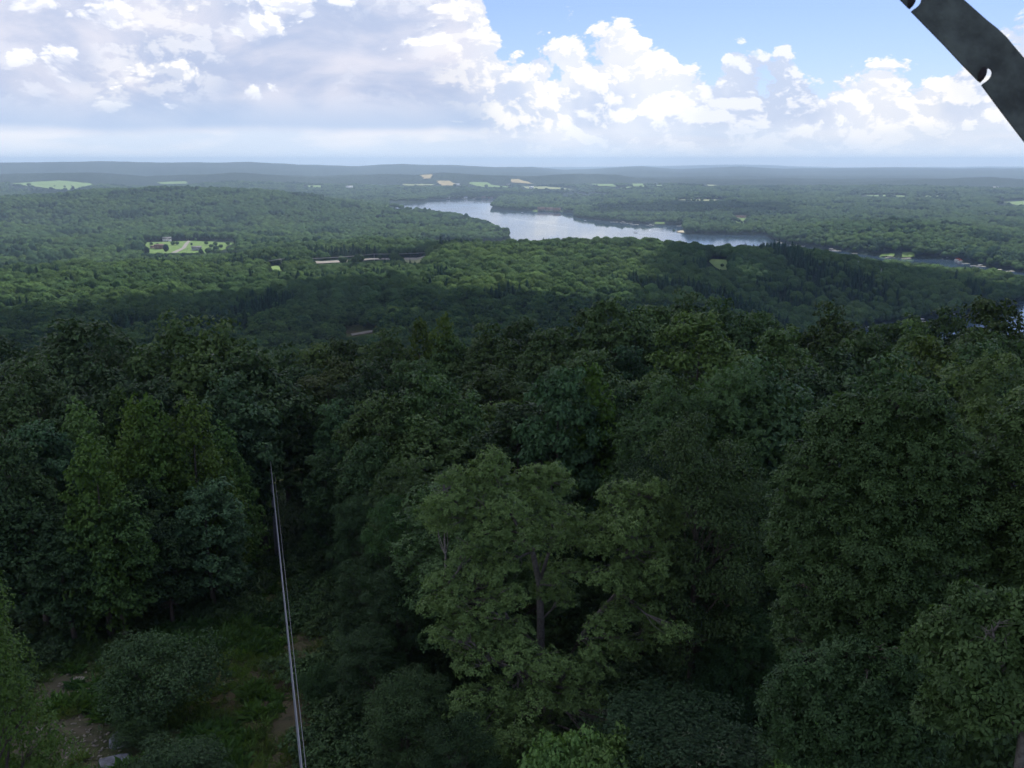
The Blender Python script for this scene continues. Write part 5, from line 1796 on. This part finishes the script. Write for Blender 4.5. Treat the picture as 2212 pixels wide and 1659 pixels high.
for (px, py, w, h, lab) in ((327, 531, 6, 7, 'round tree alone on the left of the green lawn'), (374, 531, 8, 9, 'left of two round trees behind the brown house'), (383, 530, 7, 8, 'right of two round trees behind the brown house'),
                            (341, 532, 5, 6, 'small tree touching the brown house'), (414, 531, 4, 6, 'small tree just right of the curved driveway'), (423, 523, 5, 9, 'slim tree at the back of the lawn right of the drive'),
                            (446, 530, 7, 8, 'tree beside the dark grey house'), (456, 536, 8, 8, 'bushy tree right of the dark grey house'), (466, 532, 8, 9, 'tallest tree in the clump at the right of the lawn'),
                            (477, 537, 8, 8, 'low tree in the clump at the right of the lawn'), (493, 531, 8, 9, 'round tree near the right end of the lawn'), (505, 535, 7, 8, 'last tree at the right end of the lawn'),
                            (118, 404, 9, 9, 'small lone tree in the far left green field'), (140, 405, 12, 11, 'middle lone tree in the far left green field'), (155, 404, 9, 9, 'right lone tree in the far left green field'),
                            (1455, 501, 6, 8, 'lone tree on the tip of the sandy point'), (1560, 578, 4, 5, 'little tree in the small green field on the shaded hill')):
    x, y, z = ground_hit(px, py)
    o = obj('round_tree', random.choice(LAWN_T), None, (x, y, z - h * 0.1)); o.scale = (w / 11, w / 11, h / 13); o.rotation_euler = (0, 0, random.uniform(0, 6))
    tag(o, lab, 'tree')
M['silver'] = plain('galvanised_sheet', (0.6, 0.6, 0.6), 0.4, 0.5, 0.1)

# ------------------------------------------------------------------ boats and docks
M['hull'] = plain('white_gelcoat', (0.82, 0.82, 0.80), 0.3, 0.5, 0.04)
M['red'] = plain('red_canvas', (0.62, 0.07, 0.04), 0.7, 0.2, 0.1)
M['blue'] = plain('blue_canvas', (0.10, 0.18, 0.40), 0.7, 0.2, 0.1)
M['plank'] = plain('pale_dock_planks', (0.66, 0.63, 0.58), 0.8, 0.2, 0.15, 2)


def on_lake(px, py):
    x, y = _zero_hit(px, py)
    return x, y


def boat(px, py, label, rz=0.3, canopy='hull', s=1.0, kind='pontoon'):
    x, y = on_lake(px, py)
    root = empty('motor_boat' if kind != 'pontoon' else 'pontoon_boat', (x, y, 0), rz)
    root.scale = (s, s, s)
    tag(root, label, 'boat')
    if kind == 'pontoon':
        for k in (-1, 1):
            MB().tube([(-3.9, k * 0.95, 0.2), (-3.4, k * 0.95, 0.22), (3.2, k * 0.95, 0.22), (3.9, k * 0.95, 0.42)], [0.12, 0.34, 0.34, 0.06], 8).build('float', M['silver'], root, smooth=True)
        MB().box((0, 0, 0.62), (7.2, 2.5, 0.14)).build('deck', M['plank'], root)
        m = MB(); m.box((0, 1.2, 1.05), (6.8, 0.06, 0.7)); m.box((0, -1.2, 1.05), (6.8, 0.06, 0.7)); m.box((-3.4, 0, 1.05), (0.06, 2.34, 0.7)); m.build('railing', M['hull'], root)
        MB().box((0, 0, 2.55), (4.6, 2.5, 0.16)).build('canopy', M[canopy], root)
        m = MB()
        for a in (-2.1, 2.1):
            for b in (-1.1, 1.1): m.tube([(a, b, 1.4), (a, b, 2.5)], 0.04, 5)
        m.build('frame', M['silver'], root)
    else:
        prof = [(-3.2, 0.95, 0.0, 0.9), (-1.5, 1.1, -0.1, 0.9), (1.0, 1.0, -0.1, 0.95), (2.5, 0.55, 0.1, 1.05), (3.4, 0.04, 0.5, 1.15)]
        V, F = [], []
        for (xx, hw, lo, hi) in prof:
            V += [(xx, -hw, hi), (xx, -hw * 0.6, lo), (xx, hw * 0.6, lo), (xx, hw, hi)]
        for i in range(4):
            for j in range(3):
                F.append([i * 4 + j, i * 4 + j + 1, (i + 1) * 4 + j + 1, (i + 1) * 4 + j])
            F.append([i * 4 + 3, i * 4, (i + 1) * 4, (i + 1) * 4 + 3])
        F.append([3, 2, 1, 0])
        MB().raw(V, F).build('hull', M['hull'], root)
        MB().box((0.4, 0, 1.25), (0.1, 1.5, 0.5)).build('windscreen', M['glass'], root)
        MB().box((-3.4, 0, 0.9), (0.5, 0.5, 1.0)).build('outboard_motor', M['steel'], root)
    return root


def dock(px, py, label, length=14, rz=0.5, roof=None):
    x, y = on_lake(px, py)
    root = empty('dock', (x, y, 0), rz)
    tag(root, label, 'dock')
    length *= 1.35
    m = MB(); m.box((0, 0, 0.55), (length, 2.8, 0.25)); m.box((length * 0.35, 0, 0.55), (length * 0.25, 6.5, 0.24)); m.build('deck', M['plank'], root)
    for k in np.linspace(-length / 2 + 0.4, length / 2 - 0.4, 4):
        MB().tube([(k, 0.85, -1.0), (k, 0.85, 1.0)], 0.12, 6).build('post', M['pole'], root)
    if roof:
        MB().box((length * 0.1, 2.9, 2.9), (8, 4.2, 0.25)).build('boat_lift_roof', M[roof], root)
    return root


boat(1243, 513, 'pontoon boat with a pale canopy just off the near wooded shore', 0.1, 'hull', 1.25)
boat(1374, 503, 'white speedboat in the middle of the lake trailing a wake', 0.2, s=1.5, kind='motor')
boat(1128, 459.3, 'tiny dark boat off the wooded point', 0.2, s=1.1, kind='motor')
boat(1264, 476.5, 'small boat moored at the left of the east shore', 0.2, s=1.1, kind='motor')
boat(868, 527, 'white moored boat in the narrow cove below the left hill', 0.2, s=1.3, kind='motor')
boat(1602, 505, 'red canopied pontoon boat at the docks past the sandy point', 0.1, 'red', 1.4)
boat(2069, 563, 'bright red covered boat at the docks of the right channel', 0.1, 'red', 1.6)
boat(2074, 565.5, 'second red covered boat beside the bright red one', 0.3, 'red', 1.3)
boat(1870, 708.5, 'white boat in the water gap between skyline oaks', 0.1, s=1.3, kind='motor')
for i, (px, py, lab, L) in enumerate((
    (1292, 475.5, 'left dock of the east shore, a pale sliver', 16), (1327, 480, 'dock under dark trees on the east shore, second', 18), (1345, 481, 'dock with lift roof, middle of the east shore', 14),
    (1358, 482.8, 'wide pale dock on the east shore with brown bank', 20), (1371, 485.5, 'dock jutting out lower on the east shore', 18), (1404, 487, 'dock beneath the small shore lawn', 18),
    (1469, 488.5, 'dock at the right end of the east shore near the cove', 16), (1530, 503.5, 'dock just right of the sandy point', 16), (1565, 506, 'dock with white lift right of the sandy point', 18),
    (1582, 506.8, 'dock between the white lift and the red boat', 14), (1645, 507, 'dock right of the red canopied boat', 20), (1681, 525.5, 'dock at the mouth of the right channel', 16),
    (1718, 530, 'dock near the mouth of the channel, white', 18), (1738, 532, 'long pale dock a little into the channel', 22), (1795, 541, 'dock half hidden by the dark hill trees', 16),
    (1808, 542.5, 'white dock halfway along the channel', 16), (1852, 548, 'grey dock past the halfway point of the channel', 16), (1922, 557, 'white dock beside the sunny shore lawn', 14),
    (1957, 558.5, 'yellow white dock under the sunny lawn', 14), (2021, 557.5, 'dock at the opening of the right inlet', 14), (2047, 560, 'dock left of the red covered boats', 16),
    (2091, 570, 'dock right of the red covered boats', 16), (2108, 574.5, 'dock on the dark side of the channel bend', 16), (2118, 576.5, 'last pale dock before the channel bends', 14),
    (2153, 583, 'grey dock near the right frame edge', 12), (2180, 586.5, 'dock at the right frame edge on the upper channel', 12),
    (2062, 684.5, 'pale dock in the near inlet under the shaded hill, left', 9), (2083, 682, 'long pale dock in the near inlet, middle', 11), (2102, 677.5, 'pale dock in the near inlet, right', 8),
    (1989, 695.5, 'small dock at the foot of the shaded hill', 7), (80, 497.5, 'tiny dock on the pond at far left', 12))):
    dock(px, py, lab, L, 0.15 + 0.1 * (i % 4) - math.atan2(*on_lake(px, py)) * 0.3, roof='hull' if i % 3 == 2 else None)
# boat wakes: low foam ridges on the water
foam = plain('wake_foam', (0.50, 0.54, 0.58), 0.6, 0.3, 0.1)
for name, pts, w, lab in (('wake', [(1101, 472), (1140, 478), (1190, 486), (1240, 493)], 1.3, 'long faint boat wake across the upper lake'),
                          ('wake', [(1380, 503.2), (1392, 503.6), (1403, 503.2)], 3.0, 'short white wake behind the speedboat'),
                          ('wake', [(1440, 492), (1405, 495.5), (1402, 498), (1430, 502), (1475, 506)], 1.1, 'curved faint wake near the sandy point')):
    P = np.array([on_lake(*p) for p in pts]); n = 30
    t = np.linspace(0, len(P) - 1, n); Q = np.column_stack([np.interp(t, range(len(P)), P[:, 0]), np.interp(t, range(len(P)), P[:, 1])])
    T_ = np.gradient(Q, axis=0); T_ /= np.linalg.norm(T_, axis=1)[:, None]; Nn = np.column_stack([-T_[:, 1], T_[:, 0]])
    ww = w * (0.5 + 0.5 * rng.random(n))[:, None]
    V = np.vstack([np.column_stack([Q - Nn * ww, np.full(n, 0.01)]), np.column_stack([Q, np.full(n, 0.12)]), np.column_stack([Q + Nn * ww, np.full(n, 0.01)])])
    i = np.arange(n - 1)
    F = np.vstack([np.stack([i, i + 1, n + i + 1, n + i], 1), np.stack([n + i, n + i + 1, 2 * n + i + 1, 2 * n + i], 1)])
    tag(obj(name, mesh_from(name, V, F, foam)), lab, 'wake', kind='structure')

# ------------------------------------------------------------------ wind turbines on the far ridge
M['turbine'] = plain('turbine_white', (0.72, 0.73, 0.75), 0.5, 0.3, 0.03)
tb = empty('wind_turbine', (0, 0, 0))
tag(tb, 'white wind turbine standing on the hazy far ridge', 'wind turbine', 'wind turbines along the far ridge')
MB().tube([(0, 0, -60), (0, 0, 80)], [3.4, 2.2], 8).build('tower', M['turbine'], tb, smooth=True)
MB().box((0, -2, 81.5), (4, 11, 4)).build('nacelle', M['turbine'], tb)
for k in range(3):
    a = k * 2 * math.pi / 3 + 0.3
    e = MB().tube([(0, -8.5, 81.5), (6 * math.sin(a), -8.5, 81.5 + 6 * math.cos(a)), (44 * math.sin(a), -8.5, 81.5 + 44 * math.cos(a))], [1.8, 2.2, 0.5], 5)
    e.build('blade', M['turbine'], tb)
TPX = [(611, 338), (647, 340), (697, 343), (777, 344), (787, 347), (872, 342), (925, 342), (971, 343), (983, 346), (992, 347), (1120, 347), (1159, 350), (1173, 351),
       (1553, 351), (1564, 350), (1591, 350), (1604, 352), (1612, 351), (1640, 352), (1764, 353), (1777, 351), (1787, 353), (1871, 351), (1893, 349), (1912, 350), (1939, 352), (1946, 351), (1966, 353), (1979, 353)]
for i, (px, py) in enumerate(TPX):
    r = 13200 + 300 * (i % 4)
    x, y, z = place_at(px, py, r)
    o = tb if i == 0 else copy_tree(tb)
    s = 0.62 if px < 1000 else 0.55
    ORD = ['leftmost', 'second', 'third', 'fourth', 'fifth', 'sixth', 'seventh', 'eighth', 'ninth', 'tenth', 'eleventh', 'twelfth', 'thirteenth', 'fourteenth', 'fifteenth', 'sixteenth']
    k_ = i if px < 1300 else i - 13
    o['label'] = (f'{ORD[k_]} wind turbine' + ('' if k_ == 0 else ' from the left') + (' on the far ridge left of the lake' if px < 1300 else ' on the far ridge right of the lake'))
    o.scale = (s, s, s)
    o.location = (x, y, z - 100 * s)
    o.rotation_euler = (0, 0, -0.4 + 0.3 * (i % 5))
    for b in [c for c in o.children if c.name.startswith('blade')]: b.rotation_euler = (0, 0, 0)

# ------------------------------------------------------------------ shrubs, young growth and stones of the clearing
SHRUB = [tree_meshes(4.0, 3.0, 'shrub', 16000, 0.15, 0.075, M['leaf_teal'], 30, sub=16)]
SHRUB_B = [tree_meshes(4.0, 3.0, 'shrub', 9000, 0.22, 0.16, M['leaf_bright'], 30, sub=16)]
SHRUB_G = [tree_meshes(4.0, 3.0, 'loose', 2600, 0.13, 0.06, M['leaf_grey'], 40, sub=16)]


def shrub(px, top_py, wpx, base_py, label, protos_, color=(1, 1, 1), name='shrub', cat='shrub', r=None):
    if r is None:
        x, y, z = ground_hit(px, base_py)
    else:
        a = float(az_of(px, top_py)); x, y = r * math.sin(a), r * math.cos(a); z = gz(x, y)
    r = math.hypot(x, y)
    tz = CAM_Z - r * float(tandip(px, top_py))
    h = max(0.8, tz - z)
    rad = max(0.5 * wpx / FOC * math.hypot(r, CAM_Z - z), 0.42 * h)
    root = empty(name, (x, y, z), random.uniform(0, 6))
    root.scale = (rad / 3.0, rad / 3.0, h / 4.0)
    tag(root, label, cat)
    cme, tme = random.choice(protos_)
    c = obj('crown', cme, root); c.color = (*color, 1)
    obj('stem', tme, root)
    return root


shrub(352, 1385, 245, 1545, 'large round grey green shrub in the middle of the grassy opening', SHRUB, (0.85, 0.9, 0.92))
shrub(298, 1555, 95, 1610, 'small shrub at the foot of the large round one, beside the grey slab', SHRUB, (0.95, 1.0, 0.9))
shrub(392, 1620, 210, 1720, 'shrub cut by the bottom edge below the large round one', SHRUB, (0.85, 0.9, 0.95))
shrub(690, 1440, 90, 1520, 'dark low shrub on the right edge of the grassy strip', SHRUB, (0.75, 0.85, 0.8))
shrub(1560, 1430, 150, 1500, 'dark bush under the gap right of the pale oak', SHRUB, (0.75, 0.85, 0.8), r=41.5)
shrub(1235, 1600, 120, 1700, 'bright green vine covered bush at the bottom edge, left of the pair', SHRUB_B, (1.5, 1.4, 1.25), r=31.5)
shrub(1335, 1603, 105, 1700, 'bright green vine covered bush at the bottom edge, right of the pair', SHRUB_B, (1.45, 1.4, 1.25), r=31.5)
shrub(1500, 1618, 160, 1700, 'pale twiggy half bare shrub at the bottom edge', SHRUB_G, (1.2, 1.2, 1.2), r=31)
shrub(1812, 1602, 110, 1700, 'light green leafy bush at the bottom edge under the near oaks', SHRUB_B, (0.9, 1.0, 0.85), r=30.5)
shrub(2185, 1525, 120, 1700, 'grey green boughs at the lower right corner', SHRUB, (1.1, 1.1, 1.0), r=31, name='sapling', cat='sapling')

# bare dead tree at the lower right
dx, dy, _ = place_at(2225, 1700, 20.5)
dz = gz(dx, dy)
dead = empty('dead_tree', (dx, dy, dz))
tag(dead, 'bare grey dead tree with curved limb among the oak boughs, lower right', 'dead tree')
def dpt_(px, py, r=20.5):
    x, y, z = place_at(px, py, r); return (x - dx, y - dy, z - dz)
mb = MB()
main = [(0, 0, -0.4), dpt_(2214, 1560), dpt_(2208, 1500), dpt_(2190, 1470), dpt_(2165, 1440), dpt_(2152, 1410), dpt_(2148, 1380), dpt_(2142, 1350)]
mb.tube(main, [0.13, 0.10, 0.09, 0.08, 0.06, 0.045, 0.03, 0.01], 8)
mb.build('trunk', M['bark_grey'], dead, smooth=True)
for (a, b) in (((2208, 1512), (2130, 1510)), ((2190, 1470), (2155, 1462)), ((2165, 1440), (2200, 1395)), ((2200, 1478), (2160, 1490)), ((2152, 1405), (2178, 1370)), ((2148, 1385), (2120, 1352)),
               ((2150, 1395), (2128, 1362)), ((2144, 1365), (2160, 1338))):
    p, q = np.array(dpt_(*a)), np.array(dpt_(*b)); m = (p + q) / 2 + rng.normal(size=3) * 0.06
    bb = MB(); bb.tube([p, m, q], [0.035, 0.022, 0.006], 5)
    for _ in range(5):
        t = rng.uniform(0.3, 1); s0 = p * (1 - t) + q * t
        bb.tube([s0, s0 + rand_dirs(1, -0.2)[0] * rng.uniform(0.15, 0.45)], [0.012, 0.003], 4)
    bb.build('branch', M['bark_grey'], dead, smooth=True)
# bare branch ends inside the pale oak
bx, by, bz = place_at(1040, 1085, 38.6)
bare = MB()
for (a, b, w) in (((1060, 1110), (1025, 1072), .03), ((1045, 1092), (1050, 1066), .02), ((1050, 1100), (1022, 1095), .02), ((1100, 1180), (1085, 1140), .02), ((1190, 1500), (1230, 1450), .04), ((1265, 1420), (1320, 1450), .03), ((985, 1160), (1040, 1185), .02)):
    p, q = np.array(place_at(*a, 38.6)), np.array(place_at(*b, 38.4))
    bare.tube([p, (p + q) / 2 + rng.normal(size=3) * 0.08, q], [w, w * .7, w * .25], 5)
for o in bpy.data.objects:
    if o.get('label', '').startswith('pale leaved oak'):
        br = bare.build('dead_branch', M['bark_grey'], o, smooth=True); br.location = -o.location

# stones
M['stone'] = plain('grey_fieldstone', (0.15, 0.155, 0.17), 0.9, 0.2, 0.35, 4, bump=0.4)
M['stone_tan'] = plain('tan_fieldstone', (0.22, 0.195, 0.16), 0.9, 0.2, 0.3, 5, bump=0.4)


def stone(px, py, wpx, label, mat='stone', thick=0.3, lum=1.0, group=None):
    x, y, z = ground_hit(px, py)
    w = wpx / FOC * math.hypot(x, y, CAM_Z - z)
    bm = bmesh.new()
    bmesh.ops.create_icosphere(bm, subdivisions=2, radius=0.5)
    for v in bm.verts:
        n = 1 + random.uniform(-0.12, 0.12)
        v.co.x = max(-0.42, min(0.42, v.co.x * 1.1)) * w * n
        v.co.y = max(-0.38, min(0.38, v.co.y)) * w * 0.8 * n
        v.co.z = max(-0.3, min(0.30, v.co.z)) * w * thick * n
    me = bpy.data.meshes.new('stone'); bm.to_mesh(me); bm.free(); me.materials.append(M[mat])
    o = obj('stone', me, None, (x, y, z + w * thick * 0.12)); o.rotation_euler = (random.uniform(-.1, .1), random.uniform(-.1, .1), random.uniform(0, 3))
    tag(o, label, 'stone', group)


stone(258, 1605, 58, 'largest blue grey flat slab at the foot of the small shrub', 'stone', 0.35)
stone(246, 1650, 60, 'grey slab cut by the bottom edge below the largest one', 'stone', 0.3)
stone(168, 1470, 28, 'pale flat stone at the top of the bare soil patch', 'stone_tan', 0.25)
stone(175, 1516, 30, 'flat tan stone below the bare soil patch, left of the large shrub', 'stone_tan', 0.3)
stone(160, 1522, 22, 'thin grey stone left of the flat tan one', 'stone', 0.3)
stone(84, 1577, 20, 'small pale stone at left under the near edge tree', 'stone_tan', 0.3)
stone(598, 1115, 14, 'pale stone in the grass beside the silvery pole', 'stone_tan', 0.5)
stone(118, 1560, 16, 'tan stone among the scattered pieces left of the slab', 'stone_tan', 0.3)
stone(560, 1118, 10, 'little stone on the left side of the grassy strip', 'stone', 0.5)
# scattered chips
mb = MB()
for _ in range(260):
    cx_, cy_, s_ = random.choice([(150, 1495, 1), (160, 1640, 1), (120, 1590, 1.3), (200, 1600, 1)])
    px, py = cx_ + random.gauss(0, 34 * s_), cy_ + random.gauss(0, 26 * s_)
    x, y, z = ground_hit(round(px / 6) * 6, round(py / 6) * 6)
    x += random.uniform(-.2, .2); y += random.uniform(-.2, .2); z = gz(x, y)
    s = random.uniform(0.03, 0.12)
    mb.box((x, y, z + s * 0.15), (s * 1.8, s, s * 0.5), random.uniform(0, 3))
tag(mb.build('stone_chips', M['stone_tan']), 'loose stone chips scattered over the bare soil at the lower left', 'stone chips', kind='stuff')

# ------------------------------------------------------------------ grass and undergrowth (nobody could count it)
gp = bpy.data.collections.new('grass_prototypes')
M['grass'] = leaf_mat('grass_blades', (0.065, 0.110, 0.028), (0.13, 0.205, 0.055), trans=0.3, loc_scale=0.10, hue2=(0.14, 0.13, 0.05))
M['grass_fern'] = leaf_mat('fern_fronds', (0.050, 0.100, 0.028), (0.100, 0.185, 0.050), trans=0.3, loc_scale=0.12)


def tuft(name, n, h, spread, w, mat, lean=0.5):
    a = rng.uniform(0, 6.28, n); q = rng.uniform(0, spread, n)
    b = np.stack([q * np.cos(a), q * np.sin(a), np.zeros(n)], 1)
    d = rand_dirs(n, 0.2); d[:, :2] *= lean * 2; d = unit(d)
    tip = b + d * (h * rng.uniform(0.6, 1.2, n))[:, None]
    s = unit(np.cross(d, rng.normal(size=(n, 3)))) * w
    mid = b * 0.45 + tip * 0.55 + [0, 0, h * 0.08]
    V = np.stack([b, mid + s, tip, mid - s], 1).reshape(-1, 3)
    me = mesh_from(name, V, np.arange(4 * n).reshape(-1, 4), M[mat], rng.random(n))
    gp.objects.link(bpy.data.objects.new(name, me))


tuft('a_grass_0', 60, 0.55, 0.35, 0.018, 'grass'); tuft('a_grass_1', 70, 0.40, 0.45, 0.018, 'grass')
tuft('b_fern_0', 90, 0.60, 0.45, 0.06, 'grass_fern', 0.8); tuft('b_fern_1', 110, 0.8, 0.5, 0.07, 'grass_fern', 0.8)
_l = make_lobes(0.9, 0.55, 0.5, 12, 0.3, 0.5)
V_, F_, t_ = crown_leaves(_l, 700, 0.16, 0.11, 0.7, 8)
gp.objects.link(bpy.data.objects.new('c_bush_0', mesh_from('c_bush_0', V_, F_, M['leaf_oak'], t_)))
_l = make_lobes(1.1, 0.7, 0.7, 14, 0.3, 0.5)
V_, F_, t_ = crown_leaves(_l, 800, 0.18, 0.12, 0.7, 8)
gp.objects.link(bpy.data.objects.new('c_bush_1', mesh_from('c_bush_1', V_, F_, M['leaf_teal'], t_)))


def scatter_low():
    X = rng.uniform(-115, 95, 90000); Y = rng.uniform(12, 190, 90000)
    R = np.hypot(X, Y); A = np.arctan2(X, Y)
    k = (np.abs(A) < 0.68) & (R > 16)
    X, Y, R = X[k], Y[k], R[k]
    s = poly_sd(CLEAR, X, Y)
    n1 = vnoise(X / 4, Y / 4, 41) + 0.5 * vnoise(X / 1.5, Y / 1.5, 42)
    inside = s < 0.5
    u = rng.random(len(X))
    # bare soil stays open
    bare = np.zeros(len(X), bool)
    for (px, py, rad) in ((155, 1490, 2.6), (140, 1600, 2.6), (250, 1625, 1.6)):
        g = ground_hit(px, py); bare |= np.hypot(X - g[0], Y - g[1]) < rad * (1 + 0.4 * n1)
    t0, t1 = ground_hit(640, 1659), ground_hit(600, 1250)
    dx, dy = t1[0] - t0[0], t1[1] - t0[1]; L = math.hypot(dx, dy)
    w = np.abs((X - t0[0]) * dy - (Y - t0[1]) * dx) / L
    track = (w < 1.3) & inside
    keep = np.where(inside, (u < 0.95) & ~(bare & (rng.random(len(X)) < 0.85)) & ~(track & (rng.random(len(X)) < 0.6)), u < 0.30)
    edge = (s < 0.5) & (s > -2.0)
    idx = np.where(inside, np.where(n1 > 0.12, 2 + rng.integers(0, 2, len(X)), rng.integers(0, 2, len(X))), 4 + rng.integers(0, 2, len(X)))
    idx = np.where(edge & (rng.random(len(X)) < 0.35), 4 + rng.integers(0, 2, len(X)), idx)
    idx = np.where(inside & (rng.random(len(X)) < 0.010), 4, idx)
    X, Y, idx = X[keep], Y[keep], idx[keep]
    sc = rng.uniform(0.7, 1.3, len(X)) * np.where(idx >= 4, 1.0, 1.15)
    z = ground(X, Y) - 0.03
    n = len(X)
    print('low plants', n)
    me = bpy.data.meshes.new('undergrowth')
    me.vertices.add(n)
    me.vertices.foreach_set('co', np.column_stack([X, Y, z]).astype(np.float32).ravel())
    me.attributes.new('tidx', 'INT', 'POINT').data.foreach_set('value', idx.astype(np.int32))
    me.attributes.new('trot', 'FLOAT', 'POINT').data.foreach_set('value', rng.uniform(0, 6.28, n).astype(np.float32))
    me.attributes.new('tscale', 'FLOAT_VECTOR', 'POINT').data.foreach_set('vector', np.column_stack([sc, sc, sc]).astype(np.float32).ravel())
    o = obj('undergrowth', me)
    ng = bpy.data.node_groups['forest_scatter'].copy()
    for nd in ng.nodes:
        if nd.bl_idname == 'GeometryNodeCollectionInfo': nd.inputs['Collection'].default_value = gp
    md = o.modifiers.new('scatter', 'NODES'); md.node_group = ng
    tag(o, 'grass, ferns and low brush covering the clearing and the forest floor', 'undergrowth', kind='stuff')


scatter_low()
#DETAILS_END

# ------------------------------------------------------------------ haze
hz_m, HT = new_mat('haze')
pv = HT.n('ShaderNodeVolumePrincipled')
pv.inputs['Color'].default_value = (0.59, 0.785, 1.0, 1)
pv.inputs['Density'].default_value = 1.0e-4
pv.inputs['Anisotropy'].default_value = 0.25
ho = HT.n('ShaderNodeOutputMaterial')
HT.t.links.new(pv.outputs[0], ho.inputs['Volume'])
hb = MB()
hb.box((0, 0, (-5 + 255) / 2), (42400, 42400, 260))
tag(hb.build('haze', hz_m), 'thin blue summer haze filling the air over the lake valley', 'haze', kind='stuff')
